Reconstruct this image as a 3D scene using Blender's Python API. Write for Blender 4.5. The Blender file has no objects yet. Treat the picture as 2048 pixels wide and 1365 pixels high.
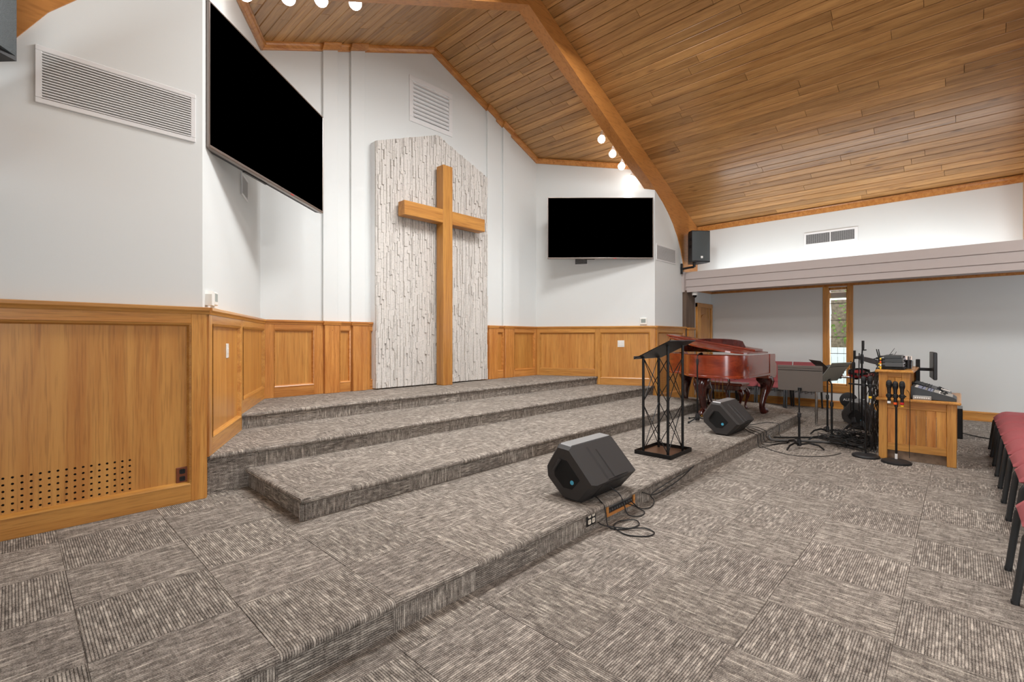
import bpy, math, random
from mathutils import Vector, Matrix
random.seed(7)
SC = bpy.context.scene
COL = SC.collection
PI = math.pi

# ------------------------------------------------------------------ camera
HEAD = math.radians(43.4157)          # heading of the view, measured from +X (along the front wall)
cam_d = bpy.data.cameras.new('camera')
cam = bpy.data.objects.new('camera', cam_d)
COL.objects.link(cam)
cam.location = (0.0, 0.0, 1.3355)
cam.rotation_euler = (PI / 2, 0, HEAD - PI / 2)
cam_d.sensor_width = 36.0
cam_d.lens = 948.42 * 36.0 / 2048.0
cam_d.shift_y = -5.8 / 2048.0
cam_d.clip_start = 0.05
cam_d.clip_end = 200
SC.camera = cam

# ------------------------------------------------------------------ world, light, exposure
SC.view_settings.view_transform = 'Standard'
SC.view_settings.look = 'None'
SC.view_settings.gamma = 1.0
SC.view_settings.use_curve_mapping = False
SC.view_settings.exposure = -0.05
world = bpy.data.worlds.new('world')
SC.world = world
world.use_nodes = True
wn = world.node_tree.nodes
bg = wn['Background']
bg.inputs[0].default_value = (0.86, 0.93, 1.0, 1)
bg.inputs[1].default_value = 1.5
SC.cycles.use_denoising = True
SC.cycles.max_bounces = 6
SC.cycles.diffuse_bounces = 3
SC.cycles.glossy_bounces = 2
SC.cycles.transmission_bounces = 4
SC.cycles.use_adaptive_sampling = True
SC.cycles.adaptive_threshold = 0.06
SC.cycles.adaptive_min_samples = 12
SC.cycles.sample_clamp_indirect = 6.0


def area(name, loc, target, sx, sy, power, color=(1, 1, 1), spread=180):
    l = bpy.data.lights.new(name, 'AREA')
    l.shape = 'RECTANGLE'
    l.size, l.size_y = sx, sy
    l.energy = power
    l.color = color
    l.spread = math.radians(spread)
    o = bpy.data.objects.new(name, l)
    COL.objects.link(o)
    o.location = loc
    d = Vector(target) - Vector(loc)
    o.rotation_euler = d.to_track_quat('-Z', 'Y').to_euler()
    return o


ceil_z0 = lambda x: 5.965 - 0.4167 * abs(x - 4.63)
# added unseen fill lights under the nave roof, then area lights for daylight
def fill_point(x, y, z, e_):
    l = bpy.data.lights.new('nave_fill', 'POINT')
    l.energy = e_
    l.shadow_soft_size = 0.35
    l.color = (0.99, 0.99, 0.985)
    o = bpy.data.objects.new('nave_fill', l)
    COL.objects.link(o)
    o.location = (x, y, z)


for (x, y, e_) in ((2.9, 2.95, 100), (4.55, 2.95, 150), (4.63, -1.2, 120)):
    area('overhead_fill', (x, y, ceil_z0(x) - 0.5), (x, y + 0.15, 0.0), 1.4, 0.8, e_, (0.99, 0.99, 0.985))  # added fill above the view, brightens treads and leaves risers darker
for (x, y, e_) in ((7.3, -2.4, 85), (2.0, -2.4, 40), (7.3, -5.5, 45), (2.0, -5.5, 35)):
    fill_point(x, y, 3.7, e_)  # added unseen point lights without fixtures, to brighten the roof
area('daylight_area', (-1.40, -2.6, 1.40), (6.0, -0.6, 1.2), 1.7, 1.8, 140, (0.92, 0.96, 1.0))  # added unseen fill from the left, lifts the right side wall
area('daylight_area', (10.60, -2.4, 1.35), (5.0, 1.2, 0.3), 1.2, 1.9, 60, (0.80, 0.90, 1.0))
area('daylight_area', (12.6, 0.95, 1.75), (9.2, 2.15, 0.25), 0.6, 1.2, 260, (0.78, 0.89, 1.0), spread=90)
# the strip light lying in the cove behind the fascia
cv = area('cove_strip', (9.62, 1.6, 2.45), (9.7, 1.6, 3.4), 0.10, 4.4, 25, (0.93, 0.98, 1.0))
cv.rotation_euler = (0, PI + 0.32, 0)
cv2 = area('cove_strip', (-0.36, 0.0, 2.45), (-0.4, 0, 3.4), 0.10, 6.5, 85, (0.93, 0.98, 1.0))
cv2.rotation_euler = (0, PI - 0.32, 0)


# ------------------------------------------------------------------ materials
def lin(c):
    c /= 255.0
    return c / 12.92 if c <= 0.04045 else ((c + 0.055) / 1.055) ** 2.4


def rgb(r, g, b):
    return (lin(r), lin(g), lin(b), 1.0)


M = {}


def new_mat(name):
    m = bpy.data.materials.new(name)
    m.use_nodes = True
    nt = m.node_tree
    b = nt.nodes['Principled BSDF']
    M[name] = m
    return m, nt, b


def plain(name, col, rough=0.5, metal=0.0, spec=0.5, coat=0.0, bump=0.0, bscale=60.0, emit=None, estr=0.0, var=0.0):
    m, nt, b = new_mat(name)
    b.inputs['Base Color'].default_value = col
    b.inputs['Roughness'].default_value = rough
    b.inputs['Metallic'].default_value = metal
    b.inputs['Specular IOR Level'].default_value = spec
    b.inputs['Coat Weight'].default_value = coat
    if emit:
        b.inputs['Emission Color'].default_value = emit
        b.inputs['Emission Strength'].default_value = estr
    if bump or var:
        tc = nt.nodes.new('ShaderNodeTexCoord')
        n = nt.nodes.new('ShaderNodeTexNoise')
        n.inputs['Scale'].default_value = bscale
        n.inputs['Detail'].default_value = 4
        nt.links.new(tc.outputs['Object'], n.inputs['Vector'])
        if bump:
            bp = nt.nodes.new('ShaderNodeBump')
            bp.inputs['Strength'].default_value = bump
            bp.inputs['Distance'].default_value = 0.004
            nt.links.new(n.outputs['Fac'], bp.inputs['Height'])
            nt.links.new(bp.outputs['Normal'], b.inputs['Normal'])
        if var:
            r = nt.nodes.new('ShaderNodeValToRGB')
            r.color_ramp.elements[0].position = 0.3
            r.color_ramp.elements[1].position = 0.7
            r.color_ramp.elements[0].color = [c * (1 - var) for c in col[:3]] + [1]
            r.color_ramp.elements[1].color = [min(1, c * (1 + var)) for c in col[:3]] + [1]
            nt.links.new(n.outputs['Fac'], r.inputs['Fac'])
            nt.links.new(r.outputs['Color'], b.inputs['Base Color'])
    return m


def wood(name, light, dark, axis='z', rough=0.35, coat=0.25, across=16.0, along=0.9, var=0.2, knots=0.0, spec=0.5):
    m, nt, b = new_mat(name)
    N, L = nt.nodes, nt.links
    tc = N.new('ShaderNodeTexCoord')
    oi = N.new('ShaderNodeObjectInfo')
    mul = N.new('ShaderNodeMath'); mul.operation = 'MULTIPLY'; mul.inputs[1].default_value = 53.0
    L.new(oi.outputs['Random'], mul.inputs[0])
    cmb = N.new('ShaderNodeCombineXYZ')
    for i in range(3):
        L.new(mul.outputs[0], cmb.inputs[i])
    add = N.new('ShaderNodeVectorMath'); add.operation = 'ADD'
    L.new(tc.outputs['Object'], add.inputs[0]); L.new(cmb.outputs[0], add.inputs[1])

    def mapped(ac, al):
        mp = N.new('ShaderNodeMapping')
        s = [ac, ac, ac]
        s['xyz'.index(axis)] = al
        mp.inputs['Scale'].default_value = s
        L.new(add.outputs[0], mp.inputs['Vector'])
        return mp
    n1 = N.new('ShaderNodeTexNoise'); n1.inputs['Scale'].default_value = 1.0
    n1.inputs['Detail'].default_value = 5; n1.inputs['Roughness'].default_value = 0.62
    n1.inputs['Distortion'].default_value = 0.6
    L.new(mapped(across, along).outputs[0], n1.inputs['Vector'])
    n2 = N.new('ShaderNodeTexNoise'); n2.inputs['Scale'].default_value = 1.0; n2.inputs['Detail'].default_value = 3
    L.new(mapped(across * 9, along * 7).outputs[0], n2.inputs['Vector'])
    r1 = N.new('ShaderNodeValToRGB')
    r1.color_ramp.elements[0].position = 0.32; r1.color_ramp.elements[1].position = 0.62
    r1.color_ramp.elements[0].color = dark; r1.color_ramp.elements[1].color = light
    L.new(n1.outputs['Fac'], r1.inputs['Fac'])
    r2 = N.new('ShaderNodeValToRGB')
    r2.color_ramp.elements[0].position = 0.36; r2.color_ramp.elements[1].position = 0.5
    r2.color_ramp.elements[0].color = (0.74, 0.70, 0.66, 1); r2.color_ramp.elements[1].color = (1, 1, 1, 1)
    L.new(n2.outputs['Fac'], r2.inputs['Fac'])
    mx = N.new('ShaderNodeMix'); mx.data_type = 'RGBA'; mx.blend_type = 'MULTIPLY'; mx.inputs[0].default_value = 0.75
    L.new(r1.outputs['Color'], mx.inputs[6]); L.new(r2.outputs['Color'], mx.inputs[7])
    out = mx.outputs[2]
    if knots:
        vo = N.new('ShaderNodeTexVoronoi'); vo.inputs['Scale'].default_value = 1.0
        L.new(mapped(5.5, 1.9).outputs[0], vo.inputs['Vector'])
        r3 = N.new('ShaderNodeValToRGB')
        r3.color_ramp.elements[0].position = 0.05; r3.color_ramp.elements[1].position = 0.17
        r3.color_ramp.elements[0].color = (0.42, 0.36, 0.32, 1); r3.color_ramp.elements[1].color = (1, 1, 1, 1)
        L.new(vo.outputs['Distance'], r3.inputs['Fac'])
        m3 = N.new('ShaderNodeMix'); m3.data_type = 'RGBA'; m3.blend_type = 'MULTIPLY'; m3.inputs[0].default_value = knots
        L.new(out, m3.inputs[6]); L.new(r3.outputs['Color'], m3.inputs[7])
        out = m3.outputs[2]
    hs = N.new('ShaderNodeHueSaturation')
    mr = N.new('ShaderNodeMapRange')
    mr.inputs['To Min'].default_value = 1 - var; mr.inputs['To Max'].default_value = 1 + var
    L.new(oi.outputs['Random'], mr.inputs['Value'])
    L.new(mr.outputs['Result'], hs.inputs['Value'])
    L.new(out, hs.inputs['Color'])
    L.new(hs.outputs['Color'], b.inputs['Base Color'])
    b.inputs['Roughness'].default_value = rough
    b.inputs['Coat Weight'].default_value = coat
    b.inputs['Coat Roughness'].default_value = 0.22
    b.inputs['Specular IOR Level'].default_value = spec
    bp = N.new('ShaderNodeBump'); bp.inputs['Strength'].default_value = 0.12; bp.inputs['Distance'].default_value = 0.002
    L.new(n2.outputs['Fac'], bp.inputs['Height']); L.new(bp.outputs['Normal'], b.inputs['Normal'])
    return m


def carpet(name):
    m, nt, b = new_mat(name)
    N, L = nt.nodes, nt.links
    uv = N.new('ShaderNodeUVMap'); uv.uv_map = 'UVMap'
    oi = N.new('ShaderNodeObjectInfo')
    mul = N.new('ShaderNodeMath'); mul.operation = 'MULTIPLY'; mul.inputs[1].default_value = 91.0
    L.new(oi.outputs['Random'], mul.inputs[0])
    cmb = N.new('ShaderNodeCombineXYZ'); L.new(mul.outputs[0], cmb.inputs[0]); L.new(mul.outputs[0], cmb.inputs[1])
    add = N.new('ShaderNodeVectorMath'); add.operation = 'ADD'
    L.new(uv.outputs[0], add.inputs[0]); L.new(cmb.outputs[0], add.inputs[1])

    def noise(sx, sy, det=2.0, rgh=0.5):
        mp = N.new('ShaderNodeMapping'); mp.inputs['Scale'].default_value = (sx, sy, 1)
        L.new(add.outputs[0], mp.inputs['Vector'])
        n = N.new('ShaderNodeTexNoise'); n.noise_dimensions = '2D'; n.inputs['Scale'].default_value = 1.0
        n.inputs['Detail'].default_value = det; n.inputs['Roughness'].default_value = rgh
        L.new(mp.outputs[0], n.inputs['Vector'])
        return n.outputs['Fac']
    def math(op, a, bb=0.0):
        n = N.new('ShaderNodeMath'); n.operation = op
        for i, s in enumerate((a, bb)):
            if isinstance(s, (int, float)):
                n.inputs[i].default_value = s
            else:
                L.new(s, n.inputs[i])
        return n.outputs[0]
    sep = N.new('ShaderNodeSeparateXYZ'); L.new(add.outputs[0], sep.inputs[0])
    RIB = 0.0104

    def rib_noise(a, bb, sv, k):
        """one random streaky value for each rib of the pile"""
        ci = math('MULTIPLY', math('FLOOR', math('DIVIDE', a, RIB)), k)
        cm = N.new('ShaderNodeCombineXYZ'); L.new(ci, cm.inputs[0]); L.new(math('MULTIPLY', bb, sv), cm.inputs[1])
        n = N.new('ShaderNodeTexNoise'); n.noise_dimensions = '2D'; n.inputs['Scale'].default_value = 1.0
        n.inputs['Detail'].default_value = 1.0
        L.new(cm.outputs[0], n.inputs['Vector'])
        return n.outputs['Fac']
    streak = rib_noise(sep.outputs[0], sep.outputs[1], 17.0, 3.71)
    line = rib_noise(math('ADD', sep.outputs[0], 7.3), sep.outputs[1], 6.0, 4.37)
    lm = N.new('ShaderNodeMapRange'); lm.inputs['From Min'].default_value = 0.56; lm.inputs['From Max'].default_value = 0.68; L.new(line, lm.inputs['Value'])
    line = lm.outputs['Result']
    cross = rib_noise(sep.outputs[1], sep.outputs[0], 9.0, 2.93)
    loops = noise(230, 150, 2.0, 0.7)
    fr_ = math('FRACT', math('DIVIDE', sep.outputs[0], RIB))
    ridge = math('SUBTRACT', 1.0, math('POWER', math('MULTIPLY', math('ABSOLUTE', math('SUBTRACT', fr_, 0.5)), 2.0), 3.0))
    v = math('ADD', math('MULTIPLY', streak, 0.48), math('MULTIPLY', loops, 0.74))
    v = math('ADD', v, math('MULTIPLY', line, 0.17))
    v = math('ADD', v, math('MULTIPLY', cross, 0.22))
    v = math('ADD', v, math('MULTIPLY', ridge, 0.34))
    r = N.new('ShaderNodeValToRGB')
    cr = r.color_ramp
    cr.elements[0].position = 0.80; cr.elements[0].color = rgb(58, 52, 48)
    cr.elements[1].position = 1.34; cr.elements[1].color = rgb(214, 202, 190)
    e = cr.elements.new(1.0); e.color = rgb(112, 103, 96)
    # ramp positions must lie in 0..1
    nv = math('MULTIPLY', math('SUBTRACT', v, 0.66), 1.15)
    cr.elements[0].position = 0.12; cr.elements[0].color = rgb(80, 74, 69)
    cr.elements[1].position = 0.46; cr.elements[1].color = rgb(152, 143, 134)
    cr.elements[2].position = 0.90; cr.elements[2].color = rgb(224, 214, 201)
    L.new(nv, r.inputs['Fac'])
    hs = N.new('ShaderNodeHueSaturation')
    mr = N.new('ShaderNodeMapRange'); mr.inputs['To Min'].default_value = 0.93; mr.inputs['To Max'].default_value = 1.07
    L.new(oi.outputs['Random'], mr.inputs['Value']); L.new(mr.outputs['Result'], hs.inputs['Value'])
    L.new(r.outputs['Color'], hs.inputs['Color']); L.new(hs.outputs['Color'], b.inputs['Base Color'])
    b.inputs['Roughness'].default_value = 0.95
    b.inputs['Specular IOR Level'].default_value = 0.08
    h = math('ADD', ridge, math('MULTIPLY', loops, 0.9))
    bp = N.new('ShaderNodeBump'); bp.inputs['Strength'].default_value = 0.55; bp.inputs['Distance'].default_value = 0.006
    L.new(h, bp.inputs['Height']); L.new(bp.outputs['Normal'], b.inputs['Normal'])
    return m


carpet('carpet')
plain('wall_paint', rgb(223, 226, 225), 0.55, bump=0.05, bscale=180)
plain('white_gloss', rgb(232, 232, 232), 0.35)
plain('soffit_paint', rgb(188, 177, 173), 0.5, bump=0.04, bscale=150)
OAK_L, OAK_D = rgb(212, 154, 78), rgb(184, 120, 52)
for ax in 'xyz':
    wood('oak_' + ax, OAK_L, OAK_D, ax, rough=0.32, coat=0.3, across=15, along=0.8, var=0.10)
    wood('oak_red_' + ax, rgb(208, 144, 74), rgb(176, 108, 46), ax, rough=0.32, coat=0.3, across=20, along=1.0, var=0.12)
wood('panel_oak', rgb(208, 150, 76), rgb(186, 122, 54), 'z', rough=0.36, coat=0.25, across=11, along=0.55, var=0.06)
wood('plank', rgb(198, 150, 92), rgb(158, 112, 62), 'y', rough=0.34, coat=0.35, across=13, along=0.7, var=0.17, knots=0.75)
wood('beam_wood', rgb(192, 130, 68), rgb(178, 116, 56), 'x', rough=0.4, coat=0.15, across=4, along=0.8, var=0.03)
plain('deck_dark', rgb(60, 38, 22), 0.8, bump=0.1, var=0.1)
wood('cross_wood', rgb(200, 142, 68), rgb(168, 108, 46), 'z', rough=0.42, coat=0.15, across=9, along=0.5, var=0.06)
wood('cross_wood_x', rgb(200, 142, 68), rgb(168, 108, 46), 'x', rough=0.42, coat=0.15, across=9, along=0.5, var=0.06)
wood('post_brown', rgb(120, 100, 84), rgb(96, 78, 64), 'z', rough=0.6, coat=0.0, across=10, along=0.6, var=0.02)
plain('stone', rgb(211, 206, 200), 0.85, bump=0.5, bscale=45, var=0.10)
plain('black_metal', rgb(22, 22, 23), 0.38, metal=0.3)
plain('black_plastic', rgb(30, 30, 32), 0.55, bump=0.15, bscale=300)
plain('dark_plastic', rgb(20, 20, 22), 0.4)
plain('cabinet_black', rgb(44, 41, 40), 0.6, bump=0.2, bscale=400)
plain('grille_grey', rgb(150, 150, 150), 0.45, metal=0.5)
plain('speaker_grille', rgb(78, 84, 86), 0.5, metal=0.4, bump=0.6, bscale=240)
plain('chrome', rgb(200, 200, 200), 0.2, metal=1.0)
plain('grey_metal', rgb(120, 122, 124), 0.4, metal=0.7)
plain('bezel', rgb(150, 140, 134), 0.3, metal=0.85)
plain('screen_black', (0.0, 0.0, 0.0, 1), 0.6, spec=0.0)
plain('monitor_black', rgb(12, 12, 13), 0.25)
plain('rubber', rgb(14, 14, 15), 0.6)
plain('cable_rubber', rgb(24, 23, 23), 0.5)
plain('cable_grey', rgb(90, 88, 86), 0.6)
plain('fabric_maroon', rgb(164, 86, 90), 0.9, bump=0.35, bscale=350, var=0.12)
plain('chair_metal', rgb(66, 68, 70), 0.36, metal=0.6)
wood('mahogany', rgb(146, 56, 28), rgb(104, 32, 16), 'x', rough=0.2, coat=0.7, across=7, along=0.8, var=0.03)
wood('mahogany_dark', rgb(84, 24, 14), rgb(54, 12, 8), 'z', rough=0.16, coat=0.8, across=7, along=0.8, var=0.03)
plain('brass', rgb(200, 160, 80), 0.25, metal=1.0)
plain('piano_black', rgb(10, 9, 9), 0.3)
plain('ivory', rgb(238, 232, 220), 0.3)
plain('stand_grey', rgb(104, 96, 90), 0.55, metal=0.2)
plain('stand_green', rgb(150, 154, 146), 0.5, metal=0.3)
plain('white_plastic', rgb(236, 234, 228), 0.4)
plain('lcd', rgb(150, 158, 152), 0.3)
plain('brown_plastic', rgb(120, 62, 34), 0.4)
plain('receptacle_white', rgb(225, 215, 200), 0.4)
plain('base_brown', rgb(104, 74, 54), 0.35, metal=0.4)
plain('hole_black', rgb(6, 5, 4), 0.9)
plain('blue_mark', rgb(70, 160, 190), 0.4)
plain('red_mark', rgb(200, 40, 40), 0.4)
plain('orange_mark', rgb(240, 95, 30), 0.5)
plain('yellow_mark', rgb(236, 190, 40), 0.5)
plain('white_mark', rgb(240, 240, 238), 0.5)
plain('mixer_grey', rgb(168, 166, 160), 0.5)
plain('mixer_blue', rgb(150, 158, 186), 0.5)
plain('mixer_dark', rgb(66, 70, 72), 0.45)
plain('device_grey', rgb(86, 90, 93), 0.45, metal=0.2)
plain('paper', rgb(235, 228, 220), 0.8)
plain('book_red', rgb(190, 96, 84), 0.7)
plain('drum_red', rgb(190, 24, 34), 0.35, coat=0.5)
plain('drum_pad', rgb(46, 46, 48), 0.7)
plain('fence_white', rgb(238, 238, 240), 0.6)
plain('bark', rgb(150, 130, 112), 0.9, bump=1.0, bscale=12, var=0.35)
plain('leaf', rgb(120, 150, 60), 0.7, var=0.4, bscale=3)
plain('grass', rgb(150, 165, 120), 0.9, var=0.3, bscale=4)
plain('lamp_glow', rgb(255, 255, 255), 0.5, emit=(1, 0.98, 0.95, 1), estr=14.0)
plain('lead', rgb(70, 66, 62), 0.5, metal=0.5)
g, nt, b = new_mat('glass')
b.inputs['Base Color'].default_value = (1, 1, 1, 1)
b.inputs['Roughness'].default_value = 0.0
b.inputs['Transmission Weight'].default_value = 1.0
b.inputs['IOR'].default_value = 1.02
b.inputs['Specular IOR Level'].default_value = 0.3


# ------------------------------------------------------------------ mesh helpers
class MB:
    def __init__(s):
        s.v, s.f, s.uv = [], [], None

    def add(s, vs, fs, mat=None):
        o = len(s.v)
        for p in vs:
            p = Vector(p)
            s.v.append(tuple(mat @ p) if mat else tuple(p))
        s.f += [tuple(i + o for i in f) for f in fs]
        return s

    def box(s, x0, x1, y0, y1, z0, z1, mat=None):
        return s.add([(x0, y0, z0), (x1, y0, z0), (x1, y1, z0), (x0, y1, z0), (x0, y0, z1), (x1, y0, z1), (x1, y1, z1), (x0, y1, z1)],
                     [(3, 2, 1, 0), (4, 5, 6, 7), (0, 1, 5, 4), (1, 2, 6, 5), (2, 3, 7, 6), (3, 0, 4, 7)], mat)

    def cbox(s, x0, x1, y0, y1, z0, z1, b=0.004, mat=None):
        b = min(b, abs(x1 - x0) * 0.45, abs(y1 - y0) * 0.45, abs(z1 - z0) * 0.45)
        vs, idx = [], {}
        for sx in (0, 1):
            for sy in (0, 1):
                for sz in (0, 1):
                    X, Y, Z = (x0, x1)[sx], (y0, y1)[sy], (z0, z1)[sz]
                    dx, dy, dz = (b, -b)[sx], (b, -b)[sy], (b, -b)[sz]
                    for a, p in (('x', (X, Y + dy, Z + dz)), ('y', (X + dx, Y, Z + dz)), ('z', (X + dx, Y + dy, Z))):
                        idx[(sx, sy, sz, a)] = len(vs)
                        vs.append(p)
        I = lambda *k: idx[k]
        fs = []
        for q in (0, 1):
            fs.append([I(q, 0, 0, 'x'), I(q, 0, 1, 'x'), I(q, 1, 1, 'x'), I(q, 1, 0, 'x')][::1 if q == 0 else -1])
            fs.append([I(0, q, 0, 'y'), I(1, q, 0, 'y'), I(1, q, 1, 'y'), I(0, q, 1, 'y')][::1 if q == 0 else -1])
            fs.append([I(0, 0, q, 'z'), I(0, 1, q, 'z'), I(1, 1, q, 'z'), I(1, 0, q, 'z')][::1 if q == 0 else -1])
        for a in (0, 1):
            for c in (0, 1):
                fs.append([I(a, c, 0, 'x'), I(a, c, 1, 'x'), I(a, c, 1, 'y'), I(a, c, 0, 'y')][::1 if (a + c) % 2 else -1])
                fs.append([I(a, 0, c, 'x'), I(a, 1, c, 'x'), I(a, 1, c, 'z'), I(a, 0, c, 'z')][::-1 if (a + c) % 2 else 1])
                fs.append([I(0, a, c, 'y'), I(1, a, c, 'y'), I(1, a, c, 'z'), I(0, a, c, 'z')][::1 if (a + c) % 2 else -1])
                for d in (0, 1):
                    t = [I(a, c, d, 'x'), I(a, c, d, 'y'), I(a, c, d, 'z')]
                    fs.append(t[::1 if (a + c + d) % 2 else -1])
        return s.add(vs, fs, mat)

    def prism(s, poly, a0, a1, axis='y', mat=None):
        """poly: 2D points; axis 'y' -> (x,z), 'x' -> (y,z), 'z' -> (x,y)"""
        def P(p, t):
            return {'y': (p[0], t, p[1]), 'x': (t, p[0], p[1]), 'z': (p[0], p[1], t)}[axis]
        n = len(poly)
        vs = [P(p, a0) for p in poly] + [P(p, a1) for p in poly]
        fs = [tuple(range(n)), tuple(range(2 * n - 1, n - 1, -1))] + [(i, i + n, (i + 1) % n + n, (i + 1) % n) for i in range(n)]
        return s.add(vs, fs, mat)

    def tube(s, pts, r, n=8, closed=False, caps=True, mat=None):
        pts = [Vector(p) for p in pts]
        m = len(pts)
        rs = r if isinstance(r, (list, tuple)) else [r] * m
        vs, fs = [], []
        prev = None
        for i, p in enumerate(pts):
            if closed:
                t = (pts[(i + 1) % m] - pts[i - 1])
            else:
                t = pts[min(i + 1, m - 1)] - pts[max(i - 1, 0)]
            if t.length < 1e-9:
                t = Vector((0, 0, 1))
            t.normalize()
            if prev is None:
                u = t.orthogonal().normalized()
            else:
                u = (prev - t * prev.dot(t))
                u = u.normalized() if u.length > 1e-6 else t.orthogonal().normalized()
            prev = u
            w = t.cross(u)
            for k in range(n):
                a = 2 * PI * k / n
                vs.append(p + (u * math.cos(a) + w * math.sin(a)) * rs[i])
        for i in range(m if closed else m - 1):
            j = (i + 1) % m
            for k in range(n):
                k2 = (k + 1) % n
                fs.append((i * n + k, i * n + k2, j * n + k2, j * n + k))
        if caps and not closed:
            fs.append(tuple(range(n - 1, -1, -1)))
            fs.append(tuple(range((m - 1) * n, m * n)))
        return s.add(vs, fs, mat)

    def lathe(s, prof, n=20, mat=None):
        vs, fs = [], []
        for (r, z) in prof:
            for k in range(n):
                a = 2 * PI * k / n
                vs.append((r * math.cos(a), r * math.sin(a), z))
        for i in range(len(prof) - 1):
            for k in range(n):
                k2 = (k + 1) % n
                fs.append((i * n + k, i * n + k2, (i + 1) * n + k2, (i + 1) * n + k))
        if prof[0][0] > 1e-5:
            fs.append(tuple(range(n - 1, -1, -1)))
        if prof[-1][0] > 1e-5:
            fs.append(tuple(range((len(prof) - 1) * n, len(prof) * n)))
        return s.add(vs, fs, mat)

    def bar(s, p, q, w, h=None, up=(0, 0, 1), b=0.0):
        """a rectangular bar from p to q; w is the width across, h the height along up"""
        p, q = Vector(p), Vector(q)
        h = w if h is None else h
        d = q - p
        Ln = d.length
        x = d.normalized()
        u = Vector(up)
        if abs(x.dot(u)) > 0.999:
            u = Vector((1, 0, 0))
        y = u.cross(x).normalized()
        z = x.cross(y)
        mt = Matrix((x, y, z)).transposed().to_4x4()
        mt.translation = p
        if b:
            return s.cbox(0, Ln, -w / 2, w / 2, -h / 2, h / 2, b, mt)
        return s.box(0, Ln, -w / 2, w / 2, -h / 2, h / 2, mt)

    def build(s, name, mat, parent=None, smooth=None, loc=None, rot=None):
        me = bpy.data.meshes.new(name)
        me.from_pydata(s.v, [], s.f)
        me.validate()
        me.update()
        if mat:
            me.materials.append(M[mat] if isinstance(mat, str) else mat)
        if smooth:
            for p in me.polygons:
                p.use_smooth = True
            me.set_sharp_from_angle(angle=math.radians(smooth))
        o = bpy.data.objects.new(name, me)
        COL.objects.link(o)
        if parent:
            o.parent = parent
        if loc:
            o.location = loc
        if rot:
            o.rotation_euler = rot
        return o


def T(x=0, y=0, z=0, rz=0.0, rx=0.0, ry=0.0):
    return Matrix.Translation((x, y, z)) @ Matrix.Rotation(rz, 4, 'Z') @ Matrix.Rotation(ry, 4, 'Y') @ Matrix.Rotation(rx, 4, 'X')


def tag(o, label=None, cat=None, group=None, kind=None):
    if label: o['label'] = label
    if cat: o['category'] = cat
    if group: o['group'] = group
    if kind: o['kind'] = kind
    return o


def thing(name, label, cat, loc=(0, 0, 0), rz=0.0, group=None):
    o = bpy.data.objects.new(name, None)
    o.empty_display_size = 0.1
    COL.objects.link(o)
    o.location = loc
    o.rotation_euler = (0, 0, rz)
    return tag(o, label, cat, group)


def struct(o, label=None):
    o['kind'] = 'structure'
    if label: o['label'] = label
    return o


def share(o, name, parent, mw=None, loc=None):
    """another object on the same mesh"""
    c = bpy.data.objects.new(name, o.data)
    COL.objects.link(c)
    c.parent = parent
    if loc: c.location = loc
    return c


def dup(root, loc, rz=None, label=None, group=None):
    def rec(o, par):
        c = o.copy()
        COL.objects.link(c)
        if par: c.parent = par
        for ch in list(o.children):
            rec(ch, c)
        return c
    r = rec(root, None)
    r.location = loc
    if rz is not None: r.rotation_euler = (0, 0, rz)
    if label: r['label'] = label
    if group: r['group'] = group
    return r


def text_part(txt, size, mat, parent, loc, rot, name='lettering', depth=0.0006):
    cu = bpy.data.curves.new(name, 'FONT')
    cu.body = txt
    cu.size = size
    cu.align_x = 'CENTER'
    cu.align_y = 'CENTER'
    cu.extrude = depth
    cu.resolution_u = 3
    tmp = bpy.data.objects.new(name, cu)
    COL.objects.link(tmp)
    dg = bpy.context.evaluated_depsgraph_get()
    me = bpy.data.meshes.new_from_object(tmp.evaluated_get(dg))
    bpy.data.objects.remove(tmp)
    me.materials.clear()
    me.materials.append(M[mat])
    o = bpy.data.objects.new(name, me)
    COL.objects.link(o)
    o.parent = parent
    o.location = loc
    o.rotation_euler = rot
    return o


def clip(poly, region):
    """Sutherland-Hodgman: poly clipped to a convex counter-clockwise region"""
    out = poly
    n = len(region)
    for i in range(n):
        a, c = region[i], region[(i + 1) % n]
        inp, out = out, []
        side = lambda p: (c[0] - a[0]) * (p[1] - a[1]) - (c[1] - a[1]) * (p[0] - a[0])
        for k in range(len(inp)):
            p, q = inp[k - 1], inp[k]
            sp, sq = side(p), side(q)
            if (sp >= 0) != (sq >= 0):
                t = sp / (sp - sq)
                out.append((p[0] + (q[0] - p[0]) * t, p[1] + (q[1] - p[1]) * t))
            if sq >= 0:
                out.append(q)
        if not out:
            return []
    return out


def parea(p):
    return 0.5 * sum(p[i - 1][0] * p[i][1] - p[i][0] * p[i - 1][1] for i in range(len(p)))


def uv_obj(name, verts, faces, uvs, parent, smooth=None):
    me = bpy.data.meshes.new(name)
    me.from_pydata(verts, [], faces)
    ul = me.uv_layers.new(name='UVMap')
    for poly in me.polygons:
        for li in poly.loop_indices:
            ul.data[li].uv = uvs[me.loops[li].vertex_index]
    me.materials.append(M['carpet'])
    if smooth:
        for p in me.polygons: p.use_smooth = True
        me.set_sharp_from_angle(angle=math.radians(smooth))
    o = bpy.data.objects.new(name, me)
    COL.objects.link(o)
    o.parent = parent
    return o


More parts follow.
